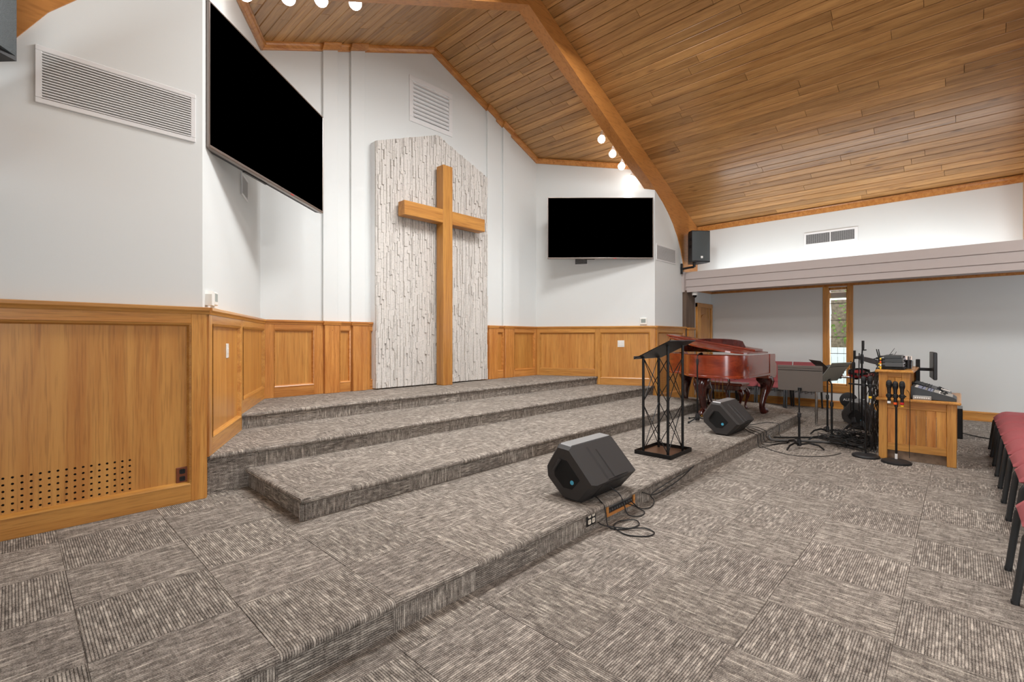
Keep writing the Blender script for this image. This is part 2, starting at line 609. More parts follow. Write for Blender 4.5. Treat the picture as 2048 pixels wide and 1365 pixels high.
def tiles(parent, region, z, ox, oy, size=0.5, th=0.006, skip=None):
    """carpet tiles laid quarter-turned over a convex region; each one is an object"""
    xs = [p[0] for p in region]; ys = [p[1] for p in region]
    gap, ch = 0.0004, 0.0012
    for i in range(math.floor((min(xs) - ox) / size), math.ceil((max(xs) - ox) / size)):
        for j in range(math.floor((min(ys) - oy) / size), math.ceil((max(ys) - oy) / size)):
            x0, y0 = ox + i * size, oy + j * size
            sq = [(x0 + gap, y0 + gap), (x0 + size - gap, y0 + gap), (x0 + size - gap, y0 + size - gap), (x0 + gap, y0 + size - gap)]
            p = clip(sq, region)
            if len(p) < 3 or parea(p) < 0.003:
                continue
            cx = sum(a[0] for a in p) / len(p); cy = sum(a[1] for a in p) / len(p)
            if skip and skip(cx, cy):
                continue
            n = len(p)
            inn = []
            for a in p:
                dx, dy = cx - a[0], cy - a[1]
                inn.append((a[0] + math.copysign(min(ch, abs(dx)), dx), a[1] + math.copysign(min(ch, abs(dy)), dy)))
            vs = [(a[0] - cx, a[1] - cy, z) for a in p] + [(a[0] - cx, a[1] - cy, z + th - 0.002) for a in p] + [(a[0] - cx, a[1] - cy, z + th) for a in inn]
            fs = [(k, (k + 1) % n, n + (k + 1) % n, n + k) for k in range(n)] + [(n + k, n + (k + 1) % n, 2 * n + (k + 1) % n, 2 * n + k) for k in range(n)] + [tuple(range(2 * n, 3 * n))]
            turn = (i + j) % 2      # 1: stripes along Y
            uvs = [(v[0], v[1]) if turn else (v[1], v[0]) for v in vs]
            o = uv_obj('carpet_tile', vs, fs, uvs, parent)
            o.location = (cx, cy, 0)

# ------------------------------------------------------------------ levels and plan of the room (metres)
P1, L2, L3, L4 = 0.1544, 0.3041, 0.4538, 0.6045
CX = 4.63                                  # axis of the church
RZ, SL = 5.965, 0.4167                     # ridge height and slope of the roof
TH = math.atan(SL)
ceil_z = lambda x: RZ - SL * abs(x - CX)
XS, XC, XF = 10.74, 10.08, 9.39            # side wall, clerestory wall, fascia
A0, A, B, C, D, E5 = (-2.0, 4.09), (0.978, 4.09), (2.07, 6.14), (7.19, 6.14), (8.15, 4.09), (9.345, 4.09)


# ------------------------------------------------------------------ floor, stage and steps
def slab(name, poly, z0, z1, label):
    n = len(poly)
    vs = [(p[0], p[1], z0) for p in poly] + [(p[0], p[1], z1) for p in poly]
    fs = [tuple(range(n - 1, -1, -1)), tuple(range(n, 2 * n))] + [(i, (i + 1) % n, (i + 1) % n + n, i + n) for i in range(n)]
    o = uv_obj(name, vs, fs, [(v[0], v[1] + v[2]) for v in vs], None)
    return struct(o, label)


def edge(parent, p, q, ztop, zbot, off=0.0, size=0.5, flip=0):
    """carpeted nosing and riser from p to q (the room is on the right hand), in half-metre lengths"""
    d = Vector((q[0] - p[0], q[1] - p[1]))
    L = d.length
    rz = math.atan2(d.y, d.x)
    cuts = [0.0]
    t = off
    while t < L - 0.02:
        if t > 0.02: cuts.append(t)
        t += size
    cuts.append(L)
    R = 0.020
    prof = [(0.062, 0.0), (0.030, 0.0)]
    for k in range(0, 9):
        a = PI / 2 + k * PI / 8 * 1.05
        prof.append((R + R * math.cos(a) * 1.0, -R + R * math.sin(a)))
    prof += [(0.030, -2 * R - 0.002)]
    k0 = 0 if off > 0.02 else 1
    for k in range(len(cuts) - 1):
        xa, xb = cuts[k] + 0.0006, cuts[k + 1] - 0.0006
        turn = (k + flip) % 2
        mid = (xa + xb) / 2
        vs, uvs, s = [], [], 0.0
        for i, (y, z) in enumerate(prof):
            if i: s += math.hypot(y - prof[i - 1][0], z - prof[i - 1][1])
            for x in (xa, xb):
                vs.append((x - mid, y, z))
                uvs.append((x, s) if turn else (s, x))
        fs = [(2 * i, 2 * i + 2, 2 * i + 3, 2 * i + 1) for i in range(len(prof) - 1)]
        o = uv_obj('nosing', vs, fs, uvs, parent, smooth=50)
        o.location = (p[0] + math.cos(rz) * mid, p[1] + math.sin(rz) * mid, ztop)
        o.rotation_euler = (0, 0, rz)
        h = ztop - zbot
        vs = [(xa - mid, 0.026, zbot - ztop), (xb - mid, 0.026, zbot - ztop), (xb - mid, 0.026, -0.02), (xa - mid, 0.026, -0.02)]
        uvs = [((v[2], v[0]) if turn else (v[0], v[2])) for v in vs]
        o = uv_obj('riser', vs, [(0, 1, 2, 3)], uvs, parent)
        o.location = (p[0] + math.cos(rz) * mid, p[1] + math.sin(rz) * mid, ztop)
        o.rotation_euler = (0, 0, rz)


floor = slab('floor', [(-1.6, -8.5), (XS, -8.5), (XS, 4.2), (-1.6, 4.2)], -0.1, -0.006, 'nave floor laid with striped grey brown carpet tiles')
tiles(floor, [(-0.9, -1.0), (XS, -1.0), (XS, 1.868), (-0.9, 1.868)], -0.006, 0.147, 0.215)
tiles(floor, [(8.6, 1.868), (XS, 1.868), (XS, 4.04), (8.6, 4.04)], -0.006, 0.147, 0.215,
      skip=lambda x, y: x < 9.36 and y > 2.5)

NY = 1.838
stage = slab('floor_stage', [(-1.6, NY + 0.03), (8.66, NY + 0.03), (9.355, 2.49), (9.355, 4.13), (-1.6, 4.13)], 0.0, P1 - 0.006, 'lowest carpeted platform of the stage')
tiles(stage, [(-1.6, NY + 0.062), (8.64, NY + 0.062), (9.32, 2.5), (9.32, 4.13), (-1.6, 4.13)], P1 - 0.006, 0.19, 1.805,
      skip=lambda x, y: 1.6 < x < 7.7 and y > 3.4)
edge(stage, (-1.6, NY), (8.67, NY), P1, 0.0, off=0.29, flip=0)
edge(stage, (8.67, NY), (9.38, 2.475), P1 - 0.001, 0.0)
edge(stage, (9.38, 2.475), (9.38, 4.08), P1, 0.0)

X2a, X2b, Y2 = 1.275, 7.985, 3.06
step2 = slab('floor_step_1', [(X2a + 0.03, Y2 + 0.03), (X2b - 0.03, Y2 + 0.03), (X2b - 0.03, 4.12), (X2a + 0.03, 4.12)], P1, L2 - 0.006, 'second carpeted step of the stage, with a square left end')
tiles(step2, [(X2a + 0.062, Y2 + 0.062), (X2b - 0.062, Y2 + 0.062), (X2b - 0.062, 4.12), (X2a + 0.062, 4.12)], L2 - 0.006, 0.29, 2.87)
edge(step2, (X2a, 4.12), (X2a, Y2), L2 - 0.001, P1, off=0.35, flip=0)
edge(step2, (X2a, Y2), (X2b, Y2), L2, P1, off=0.35)
edge(step2, (X2b, Y2), (X2b, 4.12), L2 - 0.001, P1, off=0.35)

Y3 = 4.095
step3 = slab('floor_step_2', [(0.93, Y3 + 0.03), (8.20, Y3 + 0.03), (7.69, 5.12), (1.50, 5.12)], P1, L3 - 0.006, 'third carpeted step between the angled walls')
tiles(step3, [(0.975, Y3 + 0.062), (8.16, Y3 + 0.062), (7.69, 5.10), (1.50, 5.10)], L3 - 0.006, 0.41, 3.9)
edge(step3, (0.965, Y3), (8.16, Y3), L3, P1, off=0.38, flip=1)

Y4 = 5.025
step4 = slab('floor_step_3', [(1.42, Y4 + 0.03), (7.76, Y4 + 0.03), (7.22, 6.14), (2.04, 6.14)], L3, L4 - 0.006, 'top carpeted step below the cross')
tiles(step4, [(1.46, Y4 + 0.062), (7.72, Y4 + 0.062), (7.19, 6.14), (2.05, 6.14)], L4 - 0.006, 0.24, 4.83)
edge(step4, (1.47, Y4), (7.72, Y4), L4, L3, off=0.3)


# ------------------------------------------------------------------ walls
def frame(p, q):
    """matrix of a wall run from p to q: x along it, y into the wall, z up"""
    d = Vector((q[0] - p[0], q[1] - p[1]))
    return d.length, math.atan2(d.y, d.x)


def wall(name, p, q, z0, top, label, t=0.12, mat='wall_paint', ext=0.0):
    L, rz = frame(p, q)
    c, s = math.cos(rz), math.sin(rz)
    ztop = (lambda u: top(p[0] + c * u)) if callable(top) else (lambda u: top)
    us = [-ext, L + ext]
    if callable(top) and (p[0] - CX) * (q[0] - CX) < 0:
        us.insert(1, (CX - p[0]) / c)
    poly = [(us[0], z0), (us[-1], z0)] + [(u, ztop(u)) for u in us[::-1]]
    o = MB().prism(poly, 0.0, t, 'y').build(name, mat)
    o.location = (p[0], p[1], 0)
    o.rotation_euler = (0, 0, rz)
    return struct(o, label)


w_left = wall('wall_front_left', A0, A, 0.0, lambda x: ceil_z(x) + 0.05, 'white front wall left of the stage recess')
w_dl = wall('wall_angled_left', A, B, 0.0, lambda x: ceil_z(x) + 0.05, 'white angled wall on the left of the stage recess')
w_back = wall('wall_back', B, C, 0.0, lambda x: ceil_z(x) + 0.05, 'white gabled back wall behind the cross')
w_dr = wall('wall_angled_right', C, D, 0.0, lambda x: ceil_z(x) + 0.05, 'white angled wall on the right of the stage recess')
w_right = wall('wall_front_right', D, E5, 0.0, lambda x: ceil_z(x) + 0.05, 'narrow white front wall right of the stage recess')
w_end = wall('wall_end', (9.805, 4.045), (XS + 0.1, 4.045), 0.0, 2.36, 'pale end wall with the oak door')
w_cl = wall('wall_clerestory', (XC, 4.2), (XC, -8.5), 2.36, ceil_z(XC) + 0.05, 'upper white wall above the soffit, lit from the cove')


def side_wall(name, x, y0, y1, ztop, win, label, t=0.14, flip=1):
    """wall in the plane x with a window hole (ya, yb, za, zb) cut out of it"""
    ya, yb, za, zb = win
    mb = MB()
    for (a, b_, c_, d_) in ((y0, ya, 0, ztop), (yb, y1, 0, ztop), (ya, yb, 0, za), (ya, yb, zb, ztop)):
        if d_ - c_ > 1e-4:
            mb.box(x, x + t * flip, a, b_, c_, d_) if flip > 0 else mb.box(x + t * flip, x, a, b_, c_, d_)
    return struct(mb.build(name, 'wall_paint'), label)


WIN = (1.535, 1.838, 0.44, 2.30)
w_side = side_wall('wall_side_right', XS, -8.5, 4.2, 2.36, WIN, 'pale side wall under the soffit with a tall narrow window')
w_l = side_wall('wall_side_left', -1.55, -8.5, 4.2, ceil_z(-1.55) + 0.05, (-3.5, -1.7, 0.4, 2.3), 'white side wall behind the camera on the left', flip=-1)
w_rear = wall('wall_rear', (XS + 0.1, -8.4), (-1.7, -8.4), 0.0, lambda x: ceil_z(x) + 0.05, 'white rear wall of the nave')

# white battens standing on the back wall, above the pilasters
L3w, rz3 = frame(B, C)
PIL = [(2.832, 3.035), (3.226, 3.438), (5.822, 6.034), (6.225, 6.428)]
for (xa, xb) in PIL:
    o = MB().cbox(xa - B[0], xb - B[0], -0.035, 0.0, 1.55, ceil_z((xa + xb) / 2) - 0.02, 0.004).build('batten', 'wall_paint', w_back)
    tag(o, 'flat white board running up the wall to the ceiling')

# soffit: boxed shelf with a lapped fascia towards the nave
sof = MB().box(XF + 0.03, XS, -8.4, 4.2, 2.36, 2.41).build('ceiling_soffit', 'soffit_paint')
struct(sof, 'flat soffit over the side aisle')
fas = MB().box(XF + 0.02, XF + 0.06, -8.4, 4.09, 2.264, 2.655).build('trim_fascia', 'soffit_paint')
struct(fas, 'grey lapped fascia of the soffit')
for k, (z0, z1, dx) in enumerate(((2.520, 2.668, 0.0), (2.371, 2.528, 0.008), (2.262, 2.379, 0.016))):
    poly = [(XF + dx - 0.012, z0), (XF + 0.04, z0), (XF + 0.04, z1), (XF + dx, z1)]
    o = MB().prism(poly, -8.4, 4.09, 'y').build('fascia_board', 'soffit_paint', fas)

sofl = MB().box(-1.55, -0.16, -8.4, 4.09, 2.36, 2.41).build('ceiling_soffit_left', 'soffit_paint')
struct(sofl, 'flat soffit over the left aisle above the camera')
fasl = MB().box(-0.17, -0.13, -8.4, 4.09, 2.262, 2.668).build('trim_fascia_left', 'soffit_paint')
struct(fasl, 'grey fascia of the left soffit above the camera')

MB().box(9.30, XF + 0.06, 4.04, 4.092, 2.262, 2.668).build('fascia_end', 'soffit_paint', fas)

# ------------------------------------------------------------------ roof boards
def slope_frame(right):
    c, s = math.cos(TH), math.sin(TH)
    if right:
        m = Matrix(((c, 0, s), (0, 1, 0), (-s, 0, c))).to_4x4()
    else:
        m = Matrix(((-c, 0, -s), (0, -1, 0), (-s, 0, c))).to_4x4()
    m.translation = (CX, 0, RZ)
    return m


PW = 0.1292 / math.cos(TH)                 # board width along the slope
mr_, ml_ = slope_frame(True), slope_frame(False)
ceil_r = MB().box(-0.02, 6.2, -8.5, 6.3, 0.022, 0.10).build('ceiling_right', 'deck_dark')
ceil_r.matrix_world = mr_
struct(ceil_r, 'right slope of the knotty board ceiling')
ceil_l = MB().box(-0.02, 6.9, -6.3, 8.5, 0.022, 0.10).build('ceiling_left', 'deck_dark')
ceil_l.matrix_world = ml_
struct(ceil_l, 'left slope of the knotty board ceiling')


def plank_run(parent, x0, y0, y1, lmin, lmax, stuff=None):
    y = y0
    first = True
    while y < y1 - 0.05:
        ln = random.uniform(lmin, lmax) * (random.random() * 0.6 + 0.4 if first else 1)
        first = False
        ye = min(y + ln, y1)
        if y1 - ye < 0.5: ye = y1
        g_, ch = 0.0026, 0.005
        xa, xb, ya, yb = x0 + g_, x0 + PW - g_, y + 0.001, ye - 0.001
        cx, cy = (xa + xb) / 2, (ya + yb) / 2
        mb = MB()
        mb.add([(xa + ch - cx, ya + ch * 0.3 - cy, 0), (xb - ch - cx, ya + ch * 0.3 - cy, 0), (xb - ch - cx, yb - ch * 0.3 - cy, 0), (xa + ch - cx, yb - ch * 0.3 - cy, 0),
                (xa - cx, ya - cy, 0.006), (xb - cx, ya - cy, 0.006), (xb - cx, yb - cy, 0.006), (xa - cx, yb - cy, 0.006),
                (xa - cx, ya - cy, 0.022), (xb - cx, ya - cy, 0.022), (xb - cx, yb - cy, 0.022), (xa - cx, yb - cy, 0.022)],
               [(3, 2, 1, 0), (0, 1, 5, 4), (1, 2, 6, 5), (2, 3, 7, 6), (3, 0, 4, 7), (4, 5, 9, 8), (5, 6, 10, 9), (6, 7, 11, 10), (7, 4, 8, 11)])
        o = mb.build('plank', 'plank', parent, loc=(cx, cy, random.uniform(-0.0012, 0.0012)))
        y = ye


nb = int(6.1 / PW) + 1
for k in range(nb):
    x0 = k * PW
    if x0 < 2.95:
        plank_run(ceil_r, x0, 4.26, 6.2, 0.8, 2.2)                 # over the stage
        plank_run(ceil_l, x0, -6.2, -4.26, 0.8, 2.2)
    elif x0 < 4.1:
        plank_run(ceil_r, x0, 4.26, 6.2, 1.2, 2.4)
        plank_run(ceil_l, x0, -6.2, -4.26, 1.2, 2.4)
    plank_run(ceil_r, x0, -1.1, 4.1, 1.3, 3.6)                     # over the nave
# boards of the nave that lie behind the camera: one joined part each side
for par, ya, yb in ((ceil_r, -8.4, -1.1), (ceil_l, -4.1, 8.4)):
    mb = MB()
    for k in range(nb + 4):
        mb.box(k * PW + 0.002, (k + 1) * PW - 0.002, ya, yb, 0.0, 0.022)
    tag(mb.build('boarding', 'plank', par), kind='stuff')

# ------------------------------------------------------------------ laminated arches
low = [(0.0, 5.675), (0.68, 5.362), (1.78, 4.853), (2.70, 4.425), (3.30, 4.175), (3.56, 4.045), (3.83, 3.90), (4.06, 3.745),
       (4.27, 3.57), (4.47, 3.345), (4.61, 3.12), (4.70, 2.92), (4.735, 2.80), (4.76, 2.62)]
out_x = 5.44


def arch(name, y0, y1, label, full):
    mb = MB()
    for sg in (1, -1):
        lo = [(CX + sg * a, z) for a, z in low]
        up = [(CX + sg * a, min(ceil_z(CX + a) - 0.004, 9)) for a, z in low]
        # strips between the soffit line of the arch and the ceiling
        for i in range(len(lo) - 1):
            a, b_, c_, d_ = lo[i], lo[i + 1], up[i + 1], up[i]
            vs = [(p[0], y, p[1]) for y in (y0, y1) for p in (a, b_, c_, d_)]
            fs = [(0, 1, 2, 3), (7, 6, 5, 4), (0, 4, 5, 1), (3, 2, 6, 7)]
            if i == 0: fs.append((3, 7, 4, 0))
            if sg < 0: fs = [f[::-1] for f in fs]
            mb.add(vs, fs)
        # shoulder out to the wall
        xa, xb = lo[-1][0], CX + sg * out_x
        za = ceil_z(xb) - 0.004
        poly = [(xa, 2.62), (xb, 2.62), (xb, za), (up[-1][0], up[-1][1])]
        mb.prism(poly if sg > 0 else poly[::-1], y0, y1, 'y')
    return mb


a1 = arch('laminated_arch', 4.078, 4.262, '', True).build('laminated_arch', 'beam_wood')
tag(a1, 'curved laminated timber arch framing the stage opening', 'arch')
a2 = arch('laminated_arch', -0.86, -0.655, '', True).build('laminated_arch', 'beam_wood')
tag(a2, 'laminated timber arch of the nave at the right edge of the photo', 'arch')
post = MB()
post.add([(9.375, 4.025, 0), (9.80, 4.025, 0), (9.80, 4.2, 0), (9.375, 4.2, 0), (9.35, 4.025, 2.30), (9.80, 4.025, 2.30), (9.80, 4.2, 2.30), (9.35, 4.2, 2.30)],
         [(3, 2, 1, 0), (4, 5, 6, 7), (0, 1, 5, 4), (1, 2, 6, 5), (2, 3, 7, 6), (3, 0, 4, 7)])
tag(post.build('arch_post', 'post_brown'), 'brown timber post under the fascia beside the oak door', 'post')


# ------------------------------------------------------------------ crown mouldings
def crown(n, p, q, h, d, label, inward):
    """moulding bar with a stepped profile hung from p to q; inward points into the room"""
    p, q = Vector(p), Vector(q)
    x = (q - p).normalized()
    iv = Vector(inward).normalized()
    up = Vector((0, 0, 1))
    mb = MB()
    pr = [(0, 0), (d * 0.35, 0), (d * 0.45, h * 0.2), (d * 0.75, h * 0.55), (d * 0.85, h * 0.8), (d, h * 0.82), (d, h), (0, h)]
    vs = [tuple(e + iv * a + up * b_) for e in (p, q) for a, b_ in pr]
    m = len(pr)
    fs = [tuple(range(m)), tuple(range(2 * m - 1, m - 1, -1))] + [(i, i + m, (i + 1) % m + m, (i + 1) % m) for i in range(m)]
    mb.add(vs, fs)
    o = mb.build('trim_%d' % n, 'oak_red_x')
    return struct(o, label)


ch_ = 0.085
zc = lambda x: ceil_z(x) - ch_
t_bl = crown(1, (B[0], B[1], zc(B[0])), (CX, B[1], zc(CX)), ch_, 0.07, 'oak crown moulding up the left half of the back gable', (0, -1, 0))
t_br = crown(2, (CX, B[1], zc(CX)), (C[0], C[1], zc(C[0])), ch_, 0.07, 'oak crown moulding down the right half of the back gable', (0, -1, 0))
dl = (Vector(B) - Vector(A)).normalized(); dr = (Vector(D) - Vector(C)).normalized()
crown(3, (A[0] + 0.1, A[1] + 0.18, zc(A[0] + 0.1)), (B[0], B[1], zc(B[0])), ch_, 0.07, 'oak crown moulding of the left angled wall', (dl.y, -dl.x, 0))
crown(4, (C[0], C[1], zc(C[0])), (D[0] - 0.08, D[1] + 0.18, zc(D[0] - 0.08)), ch_, 0.07, 'oak crown moulding of the right angled wall', (dr.y, -dr.x, 0))
for (xa, xb) in PIL:                     # the moulding steps out round each batten
    p, q = Vector((xa - 0.02, B[1] - 0.035, zc(xa - 0.02))), Vector((xb + 0.02, B[1] - 0.035, zc(xb + 0.02)))
    o = MB()
    vs = [tuple(e + Vector((0, -a, b_))) for e in (p, q) for a, b_ in [(0, 0.003), (0.028, 0.003), (0.04, 0.02), (0.064, 0.05), (0.074, 0.072), (0.074, ch_), (0, ch_)]]
    o.add(vs, [tuple(range(7)), tuple(range(13, 6, -1))] + [(i, i + 7, (i + 1) % 7 + 7, (i + 1) % 7) for i in range(7)])
    o.build('crown_block', 'oak_red_x', t_bl if xa < CX else t_br)
crown(5, (XC, 4.07, ceil_z(XC) - 0.10), (XC, -0.66, ceil_z(XC) - 0.10), 0.10, 0.06, 'oak crown moulding along the clerestory wall', (-1, 0, 0))
crown(6, (XS, 4.04, 2.315), (XS, -8.3, 2.315), 0.045, 0.03, 'oak moulding along the top of the side wall', (-1, 0, 0))
crown(7, (9.8, 4.045, 2.315), (XS, 4.045, 2.315), 0.045, 0.03, 'oak moulding along the top of the end wall', (0, -1, 0))


# ------------------------------------------------------------------ oak wainscot
def holes_panel(parent, x0, x1, z0, z1, y, cells, name='panel'):
    """oak panel with drilled round holes: cells = (cx0, cz0, nx, nz, pitchx, pitchz, r)"""
    hx, hz, nx, nz, px, pz, r = cells
    mb = MB()
    gx0, gz0 = hx - px / 2, hz - pz / 2
    gx1, gz1 = gx0 + nx * px, gz0 + nz * pz
    q = lambda a, b_, c_, d_: mb.add([(a, y, c_), (b_, y, c_), (b_, y, d_), (a, y, d_)], [(0, 1, 2, 3)])
    q(x0, x1, z0, gz0); q(x0, x1, gz1, z1); q(x0, gx0, gz0, gz1); q(gx1, x1, gz0, gz1)
    n = 12
    for i in range(nx):
        for j in range(nz):
            cx, cz = hx + i * px, hz + j * pz
            sq = []
            for k in range(n):
                a = 2 * PI * k / n + PI / 4
                c_, s_ = math.cos(a), math.sin(a)
                m_ = max(abs(c_) / (px / 2), abs(s_) / (pz / 2))
                sq.append((cx + c_ / m_, y, cz + s_ / m_))
            ci = [(cx + r * math.cos(2 * PI * k / n + PI / 4), y, cz + r * math.sin(2 * PI * k / n + PI / 4)) for k in range(n)]
            cb = [(p[0], y + 0.012, p[2]) for p in ci]
            fs = [(k, (k + 1) % n, n + (k + 1) % n, n + k) for k in range(n)] + [(n + k, n + (k + 1) % n, 2 * n + (k + 1) % n, 2 * n + k) for k in range(n)]
            mb.add(sq + ci + cb, fs)
    o = mb.build(name, 'panel_oak', parent)
    MB().box(gx0, gx1, y + 0.012, y + 0.014, gz0, gz1).build('vent_cavity', 'hole_black', o)
    return o


ZC = 1.562                               # top of the cap


def wainscot(n, p, q, bays, label, e0=0.0, e1=0.0, t=0.05, base=0.13, perf=None, red=False):
    """bays: (u0, u1, stile_left, stile_right, z_bottom) along the run"""
    L, rz = frame(p, q)
    root = MB().box(-e0, L + e1, -0.004, 0.0, 0.0, ZC - 0.05).build('trim_%d' % n, 'oak_z')
    root.location = (p[0], p[1], 0)
    root.rotation_euler = (0, 0, rz)
    struct(root, label)
    wz = 'oak_red_z' if red else 'oak_z'
    wx = 'oak_red_x' if red else 'oak_x'
    for bi, (u0, u1, s0, s1, zb) in enumerate(bays):
        pz0, pz1 = zb + base, 1.443
        if s0 > 0: MB().cbox(u0, u0 + s0, -t, -0.004, zb, ZC - 0.05, 0.003).build('stile', wz, root)
        if s1 > 0: MB().cbox(u1 - s1, u1, -t, -0.004, zb, ZC - 0.05, 0.003).build('stile', wz, root)
        a, c_ = u0 + s0, u1 - s1
        MB().cbox(a, c_, -t, -0.004, pz1, ZC - 0.05, 0.002).build('top_rail', wx, root)
        MB().cbox(a, c_, -t, -0.004, zb, pz0, 0.002).build('bottom_rail', wx, root)
        if perf and perf[0] == bi:
            holes_panel(root, a, c_, pz0, pz1, -0.022, perf[1])
        else:
            MB().box(a, c_, -0.022, -0.006, pz0, pz1).build('panel', 'panel_oak', root)
        # moulding mitred round the panel
        w = 0.022
        mb = MB()
        y0, y1 = -t - 0.004, -0.022
        o_ = [(a, pz0), (c_, pz0), (c_, pz1), (a, pz1)]
        i_ = [(a + w, pz0 + w), (c_ - w, pz0 + w), (c_ - w, pz1 - w), (a + w, pz1 - w)]
        m_ = [(a + w * 0.5, pz0 + w * 0.5), (c_ - w * 0.5, pz0 + w * 0.5), (c_ - w * 0.5, pz1 - w * 0.5), (a + w * 0.5, pz1 - w * 0.5)]
        vs = [(x, y0, z) for x, z in o_] + [(x, y0 + 0.006, z) for x, z in m_] + [(x, y1, z) for x, z in i_]
        fs = [(k, (k + 1) % 4, 4 + (k + 1) % 4, 4 + k) for k in range(4)] + [(4 + k, 4 + (k + 1) % 4, 8 + (k + 1) % 4, 8 + k) for k in range(4)]
        mb.add(vs, fs).build('panel_moulding', wx, root)
    cap = MB()
    pr = [(-0.004, ZC - 0.052), (-t - 0.006, ZC - 0.052), (-t - 0.012, ZC - 0.036), (-t - 0.022, ZC - 0.026), (-t - 0.024, ZC - 0.022), (-t - 0.024, ZC - 0.004), (-t - 0.018, ZC), (-0.004, ZC)]
    m_ = len(pr)
    vs = [(-e0, a, z) for a, z in pr] + [(L + e1, a, z) for a, z in pr]
    cap.add(vs, [tuple(range(m_)), tuple(range(2 * m_ - 1, m_ - 1, -1))] + [(i, (i + 1) % m_, (i + 1) % m_ + m_, i + m_) for i in range(m_)])
    cap.build('cap', wx, root)
    return root


L1, _ = frame(A0, A)
wains_l = wainscot(8, A0, A, [(0.0, 1.2, 0.0, 0.10, P1), (1.2, L1 + 0.016, 0.0, 0.098, P1)], 'large oak wainscot panel left of the stage', e1=0.03,
                   perf=(1, (2.0 - 0.11, 0.3185, 18, 6, 0.0389, 0.0387, 0.0070)), base=0.125)
Ld, _ = frame(A, B)
u_m = (5.03 - A[1]) / (B[1] - A[1]) * Ld
wainscot(9, A, B, [(-0.02, u_m, 0.085, 0.035, L3), (u_m, Ld, 0.045, 0.03, L4)], 'oak wainscot on the left angled wall', e0=0.035)
bk = wainscot(10, B, C, [(0.0, 2.832 - B[0], 0.14, 0.13, L4), (3.035 - B[0], 3.226 - B[0], 0.02, 0.02, L4), (3.438 - B[0], 3.70 - B[0], 0.07, 0.03, L4),
                         (5.56 - B[0], 5.822 - B[0], 0.03, 0.07, L4), (6.034 - B[0], 6.225 - B[0], 0.02, 0.02, L4), (6.428 - B[0], C[0] - B[0], 0.08, 0.10, L4)],
              'oak wainscot on the back wall either side of the stone', red=True)
for (xa, xb) in PIL:
    u0, u1 = xa - B[0], xb - B[0]
    pl = MB().cbox(u0, u1, -0.085, -0.004, L4, ZC - 0.05, 0.004).build('pilaster', 'oak_red_z', bk)
    um = (u0 + u1) / 2
    for du, z in ((-0.04, 1.40), (0.04, 1.40), (0.0, 1.44)):
        MB().lathe([(0.0065, 0), (0.0065, 0.002), (0.0, 0.0022)], 8, T(um + du, -0.085, z, rx=PI / 2)).build('plug', 'oak_red_x', pl)
    cb = MB()
    cb.prism([(-0.004, ZC - 0.052), (-0.092, ZC - 0.052), (-0.098, ZC - 0.03), (-0.104, ZC - 0.02), (-0.104, ZC - 0.002), (-0.004, ZC + 0.001)][::-1], u0 - 0.018, u1 + 0.018, 'x')
    cb.build('cap', 'oak_red_x', bk)
Lr, _ = frame(C, D)
v_m = (C[1] - 5.03) / (C[1] - D[1]) * Lr
wainscot(11, C, D, [(0.0, v_m, 0.085, 0.05, L4), (v_m, Lr + 0.01, 0.045, 0.10, L3)], 'oak wainscot on the right angled wall', e1=0.03)
wr = wainscot(12, D, (9.40, 4.09), [(-0.02, 1.25, 0.06, 0.12, P1)], 'oak wainscot beside the piano', e0=0.035,
              perf=(0, (0.24, 0.42, 20, 6, 0.04, 0.04, 0.007)))
st = MB().cbox(9.40, 9.68, 3.985, 4.024, P1 - 0.15, ZC - 0.06, 0.004).build('stile', 'oak_z')
st.parent = wr; st.matrix_parent_inverse = (Matrix.Translation((D[0], D[1], 0))).inverted()
cp = MB().cbox(9.385, 9.72, 3.955, 4.024, ZC - 0.06, ZC - 0.012, 0.008).build('cap', 'oak_x')
cp.parent = wr; cp.matrix_parent_inverse = (Matrix.Translation((D[0], D[1], 0))).inverted()


# ------------------------------------------------------------------ baseboards, door, window
def baseboard(name, p, q, h, label):
    L, rz = frame(p, q)
    pr = [(0, 0), (-0.034, 0), (-0.034, 0.018), (-0.022, 0.032), (-0.018, 0.034), (-0.018, h - 0.03), (-0.026, h - 0.024), (-0.014, h - 0.006), (-0.012, h), (0, h)]
    mb = MB()
    m_ = len(pr)
    vs = [(0, a, z) for a, z in pr] + [(L, a, z) for a, z in pr]
    mb.add(vs, [tuple(range(m_)), tuple(range(2 * m_ - 1, m_ - 1, -1))] + [(i, (i + 1) % m_, (i + 1) % m_ + m_, i + m_) for i in range(m_)])
    o = mb.build(name, 'oak_x')
    o.location = (p[0], p[1], 0)
    o.rotation_euler = (0, 0, rz)
    return struct(o, label)


baseboard('baseboard_right', (XS, 4.04), (XS, -8.3), 0.15, 'moulded oak baseboard along the side wall')
baseboard('baseboard_end', (9.8, 4.045), (9.86, 4.045), 0.15, 'short oak baseboard beside the door')

